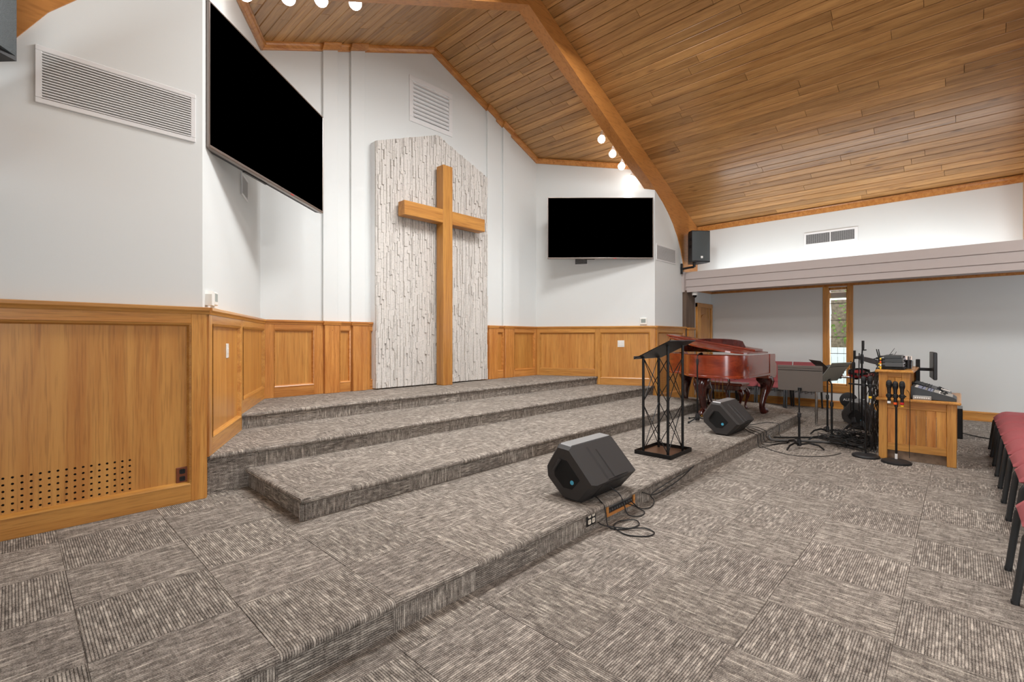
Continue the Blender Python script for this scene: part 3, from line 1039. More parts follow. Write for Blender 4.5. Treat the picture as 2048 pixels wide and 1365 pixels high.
door = MB().box(9.96, 10.60, 4.02, 4.044, 0.01, 1.99).build('door_1', 'oak_z')
struct(door, 'oak door with arched panels in the end wall')
for (xa, xb) in ((9.87, 9.96), (10.62, 10.70)):
    MB().cbox(xa, xb, 3.995, 4.044, 0.0, 2.075, 0.006).build('door_casing', 'oak_z', door)
MB().cbox(9.87, 10.70, 3.993, 4.044, 1.99, 2.078, 0.006).build('door_casing', 'oak_x', door)
for (xa, xb) in ((9.99, 10.07), (10.49, 10.585)):
    MB().cbox(xa, xb, 4.005, 4.03, 0.02, 1.985, 0.004).build('door_stile', 'oak_z', door)
pan = [(10.08, 1.05), (10.48, 1.05), (10.48, 1.72)] + [(10.28 + 0.2 * math.cos(a), 1.72 + 0.13 * math.sin(a)) for a in [PI * k / 10 for k in range(1, 10)]] + [(10.08, 1.72)]
MB().prism(pan, 4.008, 4.03, 'y').build('door_panel', 'panel_oak', door)
MB().prism([(10.08, 0.2), (10.48, 0.2), (10.48, 0.92), (10.08, 0.92)], 4.008, 4.03, 'y').build('door_panel', 'panel_oak', door)
MB().lathe([(0.03, 0), (0.03, 0.008), (0.012, 0.012), (0.012, 0.04), (0.028, 0.05), (0.028, 0.07), (0.0, 0.08)], 14, T(10.535, 4.005, 0.98, rx=PI / 2)).build('door_knob', 'brass', door, smooth=40)

win = MB().box(XS + 0.09, XS + 0.096, WIN[0], WIN[1], WIN[2], WIN[3]).build('window_1', 'glass')
struct(win, 'tall narrow side window with leaded bars and oak casing')
for (ya, yb) in ((1.445, 1.54), (1.832, 1.925)):
    MB().cbox(XS - 0.022, XS + 0.0, ya, yb, 0.355, 2.315, 0.005).build('window_casing', 'oak_z', win)
MB().cbox(XS - 0.024, XS + 0.0, 1.445, 1.925, 0.30, 0.44, 0.006).build('window_casing', 'oak_y', win)
for (ya, yb, za, zb) in ((WIN[0], WIN[0] + 0.02, WIN[2], WIN[3]), (WIN[1] - 0.02, WIN[1], WIN[2], WIN[3]), (WIN[0], WIN[1], WIN[2], WIN[2] + 0.03), (WIN[0], WIN[1], WIN[3] - 0.05, WIN[3])):
    MB().cbox(XS + 0.0, XS + 0.12, ya, yb, za, zb, 0.003).build('window_frame', 'oak_z', win)
for z in (2.0, 1.677, 1.357, 1.042, 0.722):
    MB().cbox(XS + 0.075, XS + 0.09, WIN[0] + 0.02, WIN[1] - 0.02, z - 0.005, z + 0.005, 0.001).build('glazing_bar', 'lead', win)
w2 = MB().box(-1.62, -1.615, -3.5, -1.7, 0.4, 2.3).build('window_2', 'glass')
struct(w2, 'wide window in the left side wall behind the camera')

# ================================================================== fixtures on the walls
def on_wall(name, label, cat, p, q, u, z, group=None, off=0.0):
    """an Empty on a wall run: x along, y into the wall"""
    L, rz = frame(p, q)
    c, s = math.cos(rz), math.sin(rz)
    return thing(name, label, cat, (p[0] + c * u + s * off, p[1] + s * u - c * off, z), rz, group)


def louvre(label, p, q, u0, u1, z0, z1, n, rim, mat='white_gloss', tilt=0.6, off=0.0, cavity='mixer_grey', deep=0.012):
    w, h = u1 - u0, z1 - z0
    t = on_wall('air_vent', label, 'vent', p, q, u0, z0, off=off)
    fr = MB()
    for (a, b_, c_, d_) in ((0, w, 0, rim), (0, w, h - rim, h), (0, rim, rim, h - rim), (w - rim, w, rim, h - rim)):
        fr.cbox(a, b_, -deep, 0.0, c_, d_, 0.003)
    fr.build('frame', mat, t)
    MB().box(rim, w - rim, -0.002, 0.0, rim, h - rim).build('cavity', cavity, t)
    pitch = (h - 2 * rim) / n
    sl = MB().box(0, w - 2 * rim, -pitch * 0.52, pitch * 0.52, -0.0012, 0.0012, T(0, 0, 0, rx=tilt)).build('slat', mat, t, loc=(rim, -deep * 0.5 - 0.002, rim + pitch * 0.5))
    for k in range(1, n):
        share(sl, 'slat', t, loc=(rim, -deep * 0.5 - 0.002, rim + pitch * (k + 0.5)))
    return t


louvre('long white louvred air vent on the front wall above the large oak panel', A0, A, 2.10, 2.934, 2.772, 3.124, 17, 0.032, tilt=0.85)
louvre('white louvred vent high on the back wall above the stone panel', B, C, 4.195 - B[0], 5.041 - B[0], 4.672, 5.384, 9, 0.075, tilt=0.9, cavity='white_gloss')
louvre('white louvred vent on the wall between the right television and the arch', D, E5, 0.045, 0.87, 2.785, 3.085, 17, 0.022, tilt=0.85)
louvre('small white vent on the angled wall under the left television', A, B, 1.27, 1.57, 2.77, 2.995, 14, 0.025, tilt=0.2, cavity='hole_black')
louvre('small white vent half hidden under the right television', C, D, 0.76, 1.04, 2.74, 2.99, 14, 0.025, tilt=0.2, cavity='hole_black')

cvn = thing('air_vent', 'double white grille on the upper wall above the soffit', 'vent', (XC, 2.10, 3.032), -PI / 2)
wv_, hv = 0.81, 0.236
fr = MB()
for (a, b_, c_, d_) in ((0, wv_, 0, 0.032), (0, wv_, hv - 0.032, hv), (0, 0.03, 0.03, hv - 0.03), (wv_ - 0.05, wv_, 0.03, hv - 0.03), (wv_ * 0.49, wv_ * 0.51, 0.03, hv - 0.03)):
    fr.cbox(a, b_, -0.012, 0, c_, d_, 0.002)
fr.build('frame', 'white_gloss', cvn)
MB().box(0.03, wv_ - 0.05, -0.002, 0, 0.03, hv - 0.03).build('cavity', 'hole_black', cvn)
for xa, xb in ((0.03, wv_ * 0.49), (wv_ * 0.51, wv_ - 0.05)):
    gr = MB()
    for k in range(12):
        z = 0.034 + (hv - 0.068) * (k + 0.5) / 12
        gr.box(xa, xb, -0.009, -0.004, z - 0.0032, z + 0.0032)
    for k in range(1, 11):
        x = xa + (xb - xa) * k / 11
        gr.box(x - 0.003, x + 0.003, -0.006, -0.003, 0.03, hv - 0.03)
    gr.build('louvre_grid', 'grille_grey', cvn)


# ------------------------------------------------------------------ televisions
def television(p, q, label, side):
    L, rz = frame(p, q)
    t = thing('television', label, 'television', (p[0], p[1], 2.787), rz, 'pair of televisions on the angled walls')
    H_ = 1.125
    mb = MB()
    mb.cbox(0, L, 0.0, 0.045, 0, 0.028, 0.006)
    mb.cbox(0, L, 0.0, 0.045, H_ - 0.012, H_, 0.004)
    mb.cbox(0, 0.014, 0.0, 0.045, 0.02, H_ - 0.01, 0.004)
    mb.cbox(L - 0.014, L, 0.0, 0.045, 0.02, H_ - 0.01, 0.004)
    mb.build('bezel', 'bezel', t)
    MB().box(0.012, L - 0.012, 0.004, 0.012, 0.024, H_ - 0.01).build('screen', 'screen_black', t)
    bk_ = MB()
    poly = [(0.02, 0.0), (0.09, 0.012), (0.10, 0.3), (0.06, 0.7), (0.03, H_ - 0.02), (0.02, H_ - 0.02)]
    bk_.prism(poly, 0.015, L - 0.015, 'x').build('back_cover', 'black_plastic', t)
    sb = MB().cbox(L * 0.27, L * 0.45, 0.05, 0.075, -0.006, 0.002, 0.002).build('speaker_slot', 'dark_plastic', t)
    MB().cbox(L * 0.62, L * 0.65, -0.003, 0.01, 0.004, 0.012, 0.001).build('standby_light', 'red_mark', t)
    arm = MB()
    arm.cbox(L / 2 - 0.3, L / 2 + 0.3, 0.09, 0.105, 0.36, 0.66, 0.003)
    arm.bar((L / 2, 0.10, 0.5), (L / 2 + 0.10 * side, 0.30, 0.5), 0.05, 0.08)
    arm.build('wall_mount', 'black_metal', t)
    return t


ang = math.radians(40.4)
q_ = Vector((2.494, 5.410))
p_ = q_ - Vector((math.cos(ang), math.sin(ang))) * 1.93
television((p_.x + 0.012, p_.y - 0.012), (q_.x + 0.012, q_.y - 0.012), 'large television hung on the left angled wall, seen steeply from the side', -1)
television((6.748, 5.490), (8.080, 4.082), 'large television hung on the right angled wall, facing the room', 1)


# ------------------------------------------------------------------ stone panel and cross
sp = thing('stone_panel', 'gabled panel of pale split stone strips behind the cross', 'stone panel', (0, 0, 0))
SX0, SX1, SZ0 = 3.543, 5.717, 0.622
spk = lambda x: 4.13 + (4.545 - 4.13) * (1 - abs(x - CX) / (CX - SX0))
MB().prism([(SX0, SZ0), (SX1, SZ0), (SX1, spk(SX1) - 0.004), (CX, spk(CX) - 0.004), (SX0, spk(SX0) - 0.004)], 6.03, 6.139, 'y').build('backing', 'white_gloss', sp)
MB().prism([(SX0 + 0.004, SZ0 + 0.002), (SX1 - 0.004, SZ0 + 0.002), (SX1 - 0.004, spk(SX1) - 0.01), (CX, spk(CX) - 0.01), (SX0 + 0.004, spk(SX0) - 0.01)], 6.018, 6.03, 'y').build('gap_backing', 'stand_grey', sp)  # dark plate behind the strips, so the gaps between them are dark
rnd = random.Random(3)
cols = MB()
x = SX0
while x < SX1 - 0.004:
    w = rnd.choice((0.012, 0.016, 0.02, 0.026, 0.034))
    xe = min(x + w, SX1)
    if SX1 - xe < 0.015: xe = SX1
    z = SZ0 - rnd.random() * 0.2
    top = min(spk(x), spk(xe))
    while z < top - 0.003:
        h = rnd.choice((0.05, 0.09, 0.14, 0.2, 0.28, 0.36))
        za, zb = max(z, SZ0), min(z + h, max(spk(x), spk(xe)))
        if zb - za > 0.004:
            y = 6.006 - rnd.choice((0.0, 0.003, 0.005, 0.008, 0.011, 0.015, 0.024)) - rnd.random() * 0.003
            g_ = rnd.choice((0.0004, 0.0008, 0.0016, 0.0024))
            ta, tb = min(zb, spk(x)), min(zb, spk(xe))
            dy = [rnd.uniform(-0.0015, 0.0015) for _ in range(4)]
            vs = [(x + g_, y + dy[0], za + g_), (xe - g_, y + dy[1], za + g_), (xe - g_, y + dy[2], tb - g_), (x + g_, y + dy[3], ta - g_),
                  (x + g_, 6.035, za + g_), (xe - g_, 6.035, za + g_), (xe - g_, 6.035, tb - g_), (x + g_, 6.035, ta - g_)]
            cols.add(vs, [(0, 1, 2, 3), (1, 5, 6, 2), (4, 0, 3, 7), (3, 2, 6, 7), (4, 5, 1, 0)])
        z += h
    x = xe
tag(cols.build('stone_strips', 'stone', sp), kind='stuff')

cr = thing('cross', 'plain wooden cross standing before the stone panel', 'cross', (4.66, 5.86, L4))
MB().cbox(-0.093, 0.093, -0.085, 0.085, 0, 4.01 - L4, 0.006).build('upright', 'cross_wood', cr)
for (xa, xb) in ((-0.79, -0.093), (0.093, 0.79)):
    MB().cbox(xa, xb, -0.083, 0.083, 3.11 - L4, 3.318 - L4, 0.006).build('crossbar', 'cross_wood_x', cr)


# ------------------------------------------------------------------ small wall devices
def plate(name, label, cat, p, q, u, z, w, h, off, mat='white_plastic', t=0.007):
    o = on_wall(name, label, cat, p, q, u, z, off=off)
    MB().cbox(-w / 2, w / 2, -t, 0, -h / 2, h / 2, 0.003).build('cover_plate', mat, o)
    return o


th_ = on_wall('thermostat', 'white thermostat with a grey display on the left angled wall', 'thermostat', A, B, 0.265, 1.645)
MB().cbox(-0.055, 0.055, -0.028, 0, -0.05, 0.055, 0.006).build('case', 'white_plastic', th_)
MB().cbox(-0.04, 0.04, -0.0285, -0.02, -0.022, 0.045, 0.002).build('display', 'lcd', th_)
sn = on_wall('wall_sensor', 'rounded grey white sensor beside the left thermostat', 'sensor', A, B, 0.10, 1.64)
MB().prism([(-0.035, -0.055), (0.035, -0.055), (0.035, 0.03), (0.02, 0.055), (-0.02, 0.055), (-0.035, 0.03)], -0.045, 0, 'y').build('case', 'white_plastic', sn)
MB().box(0.0355, 0.0365, -0.03, -0.012, -0.03, 0.03).build('slot', 'device_grey', sn)
th2 = on_wall('thermostat', 'square white thermostat on the right angled wall', 'thermostat', C, D, 2.06, 1.648)
MB().cbox(-0.062, 0.062, -0.026, 0, -0.062, 0.062, 0.006).build('case', 'white_plastic', th2)
MB().cbox(-0.042, 0.042, -0.027, -0.02, -0.03, 0.042, 0.002).build('display', 'lcd', th2)
s1 = plate('light_switch', 'slim white switch plate on the left angled oak panelling', 'switch', A, B, 0.62, 1.225, 0.075, 0.125, 0.022)
MB().cbox(-0.012, 0.012, -0.013, -0.006, -0.022, 0.022, 0.002).build('toggle', 'white_plastic', s1)
s2 = plate('light_switch', 'wide white double switch plate on the right angled oak panelling', 'switch', C, D, 1.655, 1.23, 0.125, 0.125, 0.022)
for dx in (-0.028, 0.028):
    MB().cbox(dx - 0.017, dx + 0.017, -0.011, -0.006, -0.034, 0.034, 0.002).build('rocker', 'white_plastic', s2)


def duplex(parent, x, z, mat, y=-0.007, r=0.017):
    o = MB().prism([(x - r, z - r * 0.75), (x - r * 0.6, z - r), (x + r * 0.6, z - r), (x + r, z - r * 0.75), (x + r, z + r * 0.75), (x + r * 0.6, z + r), (x - r * 0.6, z + r), (x - r, z + r * 0.75)], y - 0.003, y, 'y').build('receptacle', mat, parent)
    mb = MB()
    for dx in (-0.006, 0.006):
        mb.box(x + dx - 0.0012, x + dx + 0.0012, y - 0.0036, y - 0.002, z - 0.002, z + 0.007)
    mb.build('slots', 'hole_black', o)


o1 = plate('power_outlet', 'brown duplex power outlet low on the large oak panel', 'outlet', A0, A, 2.847, 0.352, 0.074, 0.112, 0.022, 'brown_plastic')
duplex(o1, 0, 0.026, 'dark_plastic'); duplex(o1, 0, -0.026, 'dark_plastic')
o2 = thing('power_outlet', 'black four gang power outlet in the front riser of the stage', 'outlet', (2.764, NY + 0.026, 0.09))
MB().cbox(-0.055, 0.055, -0.006, 0, -0.05, 0.05, 0.002).build('cover_plate', 'dark_plastic', o2)
for dx in (-0.024, 0.024):
    for dz in (-0.022, 0.022):
        duplex(o2, dx, dz, 'receptacle_white', -0.006, 0.016)
jb = thing('connector_box', 'orange wood framed socket strip in the front riser of the stage', 'connector box', (3.155, NY + 0.026, 0.09))
fr = MB()
for (a, b_, c_, d_) in ((-0.2, 0.2, -0.05, -0.03), (-0.2, 0.2, 0.036, 0.05), (-0.2, -0.18, -0.03, 0.036), (0.18, 0.2, -0.03, 0.036)):
    fr.cbox(a, b_, -0.016, 0, c_, d_, 0.003)
fr.build('frame', 'oak_red_x', jb)
MB().box(-0.18, 0.18, -0.004, 0, -0.03, 0.036).build('socket_plate', 'dark_plastic', jb)
MB().box(-0.17, 0.17, -0.006, -0.004, 0.010, 0.026).build('label_strip', 'grey_metal', jb)
for k in range(10):
    MB().lathe([(0.008, 0), (0.008, 0.006), (0.005, 0.006), (0.005, 0.002), (0, 0.002)], 10, T(-0.153 + k * 0.034, -0.004, -0.012, rx=PI / 2)).build('socket', 'grey_metal', jb)


# ------------------------------------------------------------------ loudspeakers on brackets
def pa_speaker(loc, rz, label, sgn):
    t = thing('loudspeaker', label, 'loudspeaker', loc, rz, 'loudspeakers bracketed high beside the arch')
    W, Dp, Hh = 0.37, 0.36, 0.62
    body = [(-W / 2, 0.02), (W / 2, 0.02), (W / 2, 0.16), (0.10, Dp), (-0.10, Dp), (-W / 2, 0.16)]
    MB().prism(body, 0, Hh, 'z').build('cabinet', 'black_plastic', t)
    arc = [(W / 2 * 0.98 - W * 0.98 * k / 10, 0.02 - 0.035 * math.sin(PI * k / 10)) for k in range(11)]
    MB().prism([(W / 2 * 0.98, 0.025)] + arc + [(-W / 2 * 0.98, 0.025)], 0.025, Hh - 0.02, 'z').build('grille', 'speaker_grille', t, smooth=30)
    MB().cbox(-0.022, 0.022, -0.018, -0.008, 0.07, 0.115, 0.002).build('badge', 'white_mark', t)
    for z in (0.28, 0.42):
        for s in (-1, 1):
            MB().box(s * W / 2 - 0.003, s * W / 2 + 0.003, 0.05, 0.13, z, z + 0.06).build('handle_recess', 'hole_black', t)
    return t


spr = pa_speaker((9.33, 3.70, 2.835), math.atan2(-0.65, 0.76) + 0.0, 'black loudspeaker bracketed above the right fascia', 1)
spl = pa_speaker((-0.105, 3.70, 2.885), math.atan2(0.65, 0.76), 'black loudspeaker cut by the upper left corner of the photo', -1)
for (o, xw, s) in ((spr, 9.40, 1), (spl, -0.14, -1)):
    br = thing('speaker_bracket', 'black swivel bracket under the %s loudspeaker' % ('right' if s > 0 else 'upper left'), 'bracket', (0, 0, 0))
    bx = 9.32 if s > 0 else -0.26
    mb = MB()
    mb.cbox(bx - 0.075 * s - 0.02, bx - 0.075 * s + 0.02, 4.045, 4.078, 2.62, 2.83, 0.004)
    mb.build('wall_plate', 'black_metal', br)
    MB().tube([(bx - 0.075 * s, 4.05, 2.72), (bx - 0.03 * s, 3.93, 2.74), (bx, 3.84, 2.75)], 0.022, 8).build('arm', 'black_metal', br, smooth=40)
    MB().lathe([(0.028, 0), (0.028, 0.085), (0.0, 0.086)], 10, T(bx, 3.84, 2.745)).build('pole_socket', 'black_metal', br, smooth=40)

dm = thing('dome_camera', 'small white dome camera under the fascia at the brown post', 'camera', (9.50, 3.90, 2.262))
MB().lathe([(0.0, 0.0), (0.055, 0.0), (0.06, -0.03), (0.055, -0.06), (0.0, -0.06)][::-1], 18).build('housing', 'white_plastic', dm, smooth=40)
MB().lathe([(0.038, -0.058), (0.034, -0.085), (0.018, -0.105), (0.0, -0.11)][::-1], 16).build('lens_dome', 'monitor_black', dm, smooth=60)


# ------------------------------------------------------------------ track lights behind the arch
def track_light(x, z, label, side, power=60):
    t = thing('track_light', label, 'spotlight', (x, 4.42, z), 0, 'track lights behind the arch')
    aim = Vector((CX + (x - CX) * 0.6, 4.75, 0.4)) - Vector((x, 4.42, z))
    R_ = aim.to_track_quat('Z', 'Y').to_matrix().to_4x4()
    MB().lathe([(0.020, -0.15), (0.034, -0.13), (0.040, -0.055), (0.0, -0.055)], 18, R_).build('can', 'white_gloss', t, smooth=40)
    gl = [(0.062 * math.sin(PI * k / 10), -0.062 * math.cos(PI * k / 10)) for k in range(11)]
    gl[0] = (0.0, -0.062); gl[-1] = (0.0, 0.062)
    MB().lathe(gl, 20).build('lamp', 'lamp_glow', t, smooth=60)
    top = ceil_z(x) - z
    MB().tube([(0, 0, 0.03), (0, -0.02, top * 0.5), (0, -0.02, top)], 0.009, 8).build('stem', 'white_gloss', t)
    MB().cbox(-0.05, 0.05, -0.045, 0.005, top - 0.05, top - 0.005, 0.004).build('canopy', 'white_gloss', t)
    l = bpy.data.lights.new('track_lamp', 'SPOT')
    l.energy = power
    l.spot_size = math.radians(112)
    l.spot_blend = 1.0
    l.shadow_soft_size = 0.05
    l.color = (0.99, 0.99, 0.985)
    o = bpy.data.objects.new('track_lamp', l)
    COL.objects.link(o)
    o.parent = t
    o.location = aim.normalized() * 0.075
    o.rotation_euler = aim.to_track_quat('-Z', 'Y').to_euler()


ordn = ('highest', 'second highest', 'third highest', 'lowest')
for k, (x, z) in enumerate(((6.878, 4.705), (7.23, 4.557), (7.53, 4.419), (7.885, 4.272))):
    track_light(x, z, '%s glowing track spotlight right of the ridge, above the right television' % ordn[k], 1, 60 if k < 3 else 18)
for k, (x, z) in enumerate(((2.38, 4.705), (2.03, 4.557), (1.725, 4.419), (1.37, 4.272))):
    track_light(x, z, '%s glowing track spotlight left of the ridge, above the left television' % ordn[k], -1, 60 if k < 3 else 18)


# ================================================================== lectern
lec = thing('lectern', 'open black metal lectern with a slanted top at the edge of the stage', 'lectern', (4.63, 2.23, P1))
bx0, bx1, by0, by1 = -0.245, 0.245, -0.195, 0.195
MB().box(bx0 + 0.004, bx1 - 0.004, by0 + 0.004, by1 - 0.004, 0.002, 0.008).build('base_plate', 'base_brown', lec)
for (a, b_, c_, d_) in ((bx0, bx1, by0, by0 + 0.006), (bx0, bx1, by1 - 0.006, by1), (bx0, bx0 + 0.006, by0 + 0.006, by1 - 0.006), (bx1 - 0.006, bx1, by0 + 0.006, by1 - 0.006)):
    MB().cbox(a, b_, c_, d_, 0.0, 0.042, 0.001).build('base_rim', 'black_metal', lec)
ztop = lambda y: 1.305 - P1 - (y + 0.22) / 0.38 * 0.185
PX, PYs = 0.17, (-0.13, 0.135)
posts = [(-PX, PYs[0]), (PX, PYs[0]), (PX, PYs[1]), (-PX, PYs[1])]
for (x, y) in posts:
    MB().tube([(x, y, 0.008), (x, y, ztop(y))], 0.0135, 12).build('post', 'black_metal', lec, smooth=40)
tiers = [(0.03, 0.50), (0.53, 0.98)]
for i in range(4):
    p, q = posts[i], posts[(i + 1) % 4]
    for (za, zb) in tiers:
        for (a, b_) in (((p[0], p[1], za), (q[0], q[1], zb)), ((p[0], p[1], zb), (q[0], q[1], za))):
            MB().tube([a, b_], 0.0042, 6).build('brace', 'black_metal', lec)
tp = MB()
y0, y1 = -0.225, 0.155
tp.add([(-0.33, y0, ztop(y0)), (0.27, y0, ztop(y0)), (0.27, y1, ztop(y1)), (-0.33, y1, ztop(y1)),
        (-0.33, y0, ztop(y0) + 0.008), (0.27, y0, ztop(y0) + 0.008), (0.27, y1, ztop(y1) + 0.008), (-0.33, y1, ztop(y1) + 0.008)],
       [(3, 2, 1, 0), (4, 5, 6, 7), (0, 1, 5, 4), (1, 2, 6, 5), (2, 3, 7, 6), (3, 0, 4, 7)])
tp.build('reading_board', 'black_metal', lec)
MB().box(-0.33, 0.27, y1 - 0.004, y1 + 0.002, ztop(y1), ztop(y1) + 0.03).build('book_lip', 'grey_metal', lec)


# ================================================================== stage monitors
# cross-section (towards the stage, up): grille edge first, then the ribbed back, the chamfer, the foot and the rear
HX = [(0.31, 0.22), (0.20, 0.392), (0.09, 0.384), (-0.13, 0.15), (0.0, 0.0), (0.145, 0.0), (0.30, 0.137)]


def monitor(loc, rz, label, length=0.60):
    t = thing('stage_monitor', label, 'loudspeaker', loc, rz, 'wedge stage monitors')
    # local: x along the cabinet, y towards the stage (grille side up and back), z up
    xs0 = min(p[0] for p in HX)
    front = None
    pts = [(p[0], p[1]) for p in HX]
    # the grille edge joins points 0 and 1; make it look to +y
    gx = (pts[0][0] + pts[1][0]) / 2
    cx = 0.1175
    sg = 1 if gx > cx else -1
    pts = [(sg * (p[0] - cx), p[1]) for p in pts]
    ins = 0.03
    body = MB()
    n = 7
    ctr = (sum(p[0] for p in pts) / n, sum(p[1] for p in pts) / n)
    sc = lambda p, k: (ctr[0] + (p[0] - ctr[0]) * k, ctr[1] + (p[1] - ctr[1]) * k)
    rings = [(-length / 2, 0.90), (-length / 2 + ins, 1.0), (length / 2 - ins, 1.0), (length / 2, 0.90)]
    vs = [(x, *sc(p, k)) for x, k in rings for p in pts]
    fs = [tuple(range(n)), tuple(range(4 * n - 1, 3 * n - 1, -1))]
    for r in range(3):
        for k in range(n):
            fs.append((r * n + k, (r + 1) * n + k, (r + 1) * n + (k + 1) % n, r * n + (k + 1) % n))
    if sg > 0: fs = [f[::-1] for f in fs]
    body.add(vs, fs).build('cabinet', 'cabinet_black', t)
    # grille over the front and its strip along the top
    for (i, j, mat, name) in ((0, 1, 'speaker_grille', 'grille'), (1, 2, 'grille_grey', 'grille_edge')):
        a, b_ = Vector(pts[i]), Vector(pts[j])
        d = (b_ - a).normalized()
        nrm = Vector((-d.y, d.x))
        if nrm.dot(Vector(ctr) - a) > 0: nrm = -nrm
        a2, b2 = a + d * 0.008 + nrm * 0.001, b_ - d * 0.008 + nrm * 0.001
        L0 = length / 2 - 0.035
        v4 = [(-L0, a2.x, a2.y), (L0, a2.x, a2.y), (L0, b2.x, b2.y), (-L0, b2.x, b2.y)]
        v8 = v4 + [(v[0] * 0.97, v[1] + nrm.x * 0.008, v[2] + nrm.y * 0.008) for v in v4]
        MB().add(v8, [(0, 1, 5, 4), (1, 2, 6, 5), (2, 3, 7, 6), (3, 0, 4, 7), (4, 5, 6, 7)]).build(name, mat, t)
    # raised panels on the back face (between points 4 and 5 is the far edge; 3-4 the narrow back)
    def face_panel(i, j, u0, u1, x0, x1, h, name, mat):
        a, b_ = Vector(pts[i]), Vector(pts[j])
        d = (b_ - a)
        nr = Vector((-d.y, d.x)).normalized()
        if nr.dot(Vector(ctr) - a) > 0: nr = -nr
        p, q = a + d * u0, a + d * u1
        v4 = [(x0, p.x, p.y), (x1, p.x, p.y), (x1, q.x, q.y), (x0, q.x, q.y)]
        in4 = [(v[0] + (0.012 if k in (0, 3) else -0.012), v[1] + nr.x * h, v[2] + nr.y * h) for k, v in enumerate(v4)]
        o = MB().add(v4 + in4, [(0, 1, 5, 4), (1, 2, 6, 5), (2, 3, 7, 6), (3, 0, 4, 7), (4, 5, 6, 7)]).build(name, mat, t)
        return o
    face_panel(2, 3, 0.10, 0.97, -0.12, 0.17, 0.010, 'rib_panel', 'cabinet_black')
    face_panel(2, 3, 0.22, 0.97, -0.05, 0.10, 0.018, 'rib_panel', 'cabinet_black')
    face_panel(3, 4, 0.15, 0.85, -0.18, 0.18, 0.004, 'input_panel', 'dark_plastic')
    # carrying handle recess on the near end with its bar and a round blue sticker
    e = -length / 2
    rc = MB()
    cx_, cz_ = ctr
    k_ = [sc(p, 0.52) for p in pts]
    rc.add([(e - 0.002, *p) for p in k_] + [(e + 0.003, *p) for p in k_], [tuple(range(7)), ] + [(i, i + 7, (i + 1) % 7 + 7, (i + 1) % 7) for i in range(7)])
    rc.build('handle_recess', 'hole_black', t)
    ba, bb = Vector(k_[0]), Vector(k_[2])
    MB().tube([(e - 0.008, ba.x * 1.0, ba.y), (e - 0.014, (ba.x + k_[1][0]) / 2, (ba.y + k_[1][1]) / 2), (e - 0.008, k_[1][0], k_[1][1])], 0.012, 8).build('handle_bar', 'cabinet_black', t, smooth=40)
    MB().lathe([(0.016, 0), (0.016, 0.0015), (0, 0.0016)], 16, T(e - 0.003, cx_ - 0.07, cz_ - 0.045, ry=-PI / 2)).build('round_sticker', 'blue_mark', t)
    return t


mon1 = monitor((3.08, 2.09, P1), math.radians(0), 'black wedge monitor at the stage edge beside the lectern, nearest the camera')
mon2 = monitor((6.22, 2.15, P1), math.radians(0), 'black wedge monitor at the stage edge in front of the piano')
mon3 = monitor((8.78, 1.10, 0.0), math.radians(0), 'black wedge monitor on the floor by the drum pedal')

# ================================================================== piano
KB = Vector((8.2587, 2.1231))
PTH = math.radians(88.0)
piano = thing('grand_piano', 'red brown mahogany baby grand piano with carved legs', 'piano', (KB.x, KB.y, P1), PTH)
# local x: along the keyboard away from the spine; local y: towards the tail
def bez(p0, p1, p2, p3, n):
    return [tuple(sum(c * q[i] for c, q in zip(((1 - t) ** 3, 3 * t * (1 - t) ** 2, 3 * t * t * (1 - t), t ** 3), (p0, p1, p2, p3))) for i in (0, 1)) for t in [k / n for k in range(n + 1)]]


rim = [(0.0, 0.20), (0.0, 1.12)] + bez((0.0, 1.12), (0.0, 1.42), (0.22, 1.52), (0.50, 1.50), 10)[1:] \
    + bez((0.50, 1.50), (0.86, 1.46), (0.86, 1.10), (1.12, 0.98), 10)[1:] + bez((1.12, 0.98), (1.36, 0.86), (1.48, 0.72), (1.48, 0.52), 8)[1:] + [(1.48, 0.20)]
RB, RT = 0.615, 0.935                     # rim bottom and top above the stage
mb = MB()
n = len(rim)
inner = []
cxr, cyr = 0.72, 0.7
for k, p in enumerate(rim):
    a, c_ = Vector(rim[max(k - 1, 0)]), Vector(rim[min(k + 1, n - 1)])
    d = (c_ - a).normalized()
    nr = Vector((d.y, -d.x))
    inner.append((p[0] + nr.x * 0.045, p[1] + nr.y * 0.045))
vs = [(p[0], p[1], RB) for p in rim] + [(p[0], p[1], RT) for p in rim] + [(p[0], p[1], RT) for p in inner] + [(p[0], p[1], RB) for p in inner]
fs = []
for k in range(n - 1):
    fs += [(k, k + 1, n + k + 1, n + k)[::-1], (n + k, n + k + 1, 2 * n + k + 1, 2 * n + k)[::-1], (2 * n + k, 2 * n + k + 1, 3 * n + k + 1, 3 * n + k)[::-1]]
mb.add(vs, fs)
mb.build('rim', 'mahogany', piano, smooth=35)
# lower moulding band
mb = MB()
off = [(p[0] * 1.0, p[1]) for p in rim]
vs, fs = [], []
for k, p in enumerate(rim):
    q = inner[k]
    ox, oy = (p[0] - q[0]) / 0.045, (p[1] - q[1]) / 0.045
    for e, z in ((0.0, RB), (0.010, RB + 0.002), (0.010, RB + 0.028), (0.0, RB + 0.036)):
        vs.append((p[0] + ox * e, p[1] + oy * e, z))
for k in range(n - 1):
    for j in range(3):
        fs.append((4 * k + j, 4 * k + 4 + j, 4 * k + 5 + j, 4 * k + 1 + j)[::-1])
mb.add(vs, fs).build('rim_moulding', 'mahogany', piano, smooth=40)
MB().prism([(p[0], p[1]) for p in inner], RB + 0.004, RB + 0.03, 'z').build('soundboard', 'piano_black', piano)
MB().prism([(p[0], p[1]) for p in inner], RT - 0.09, RT - 0.08, 'z').build('iron_frame', 'brass', piano)
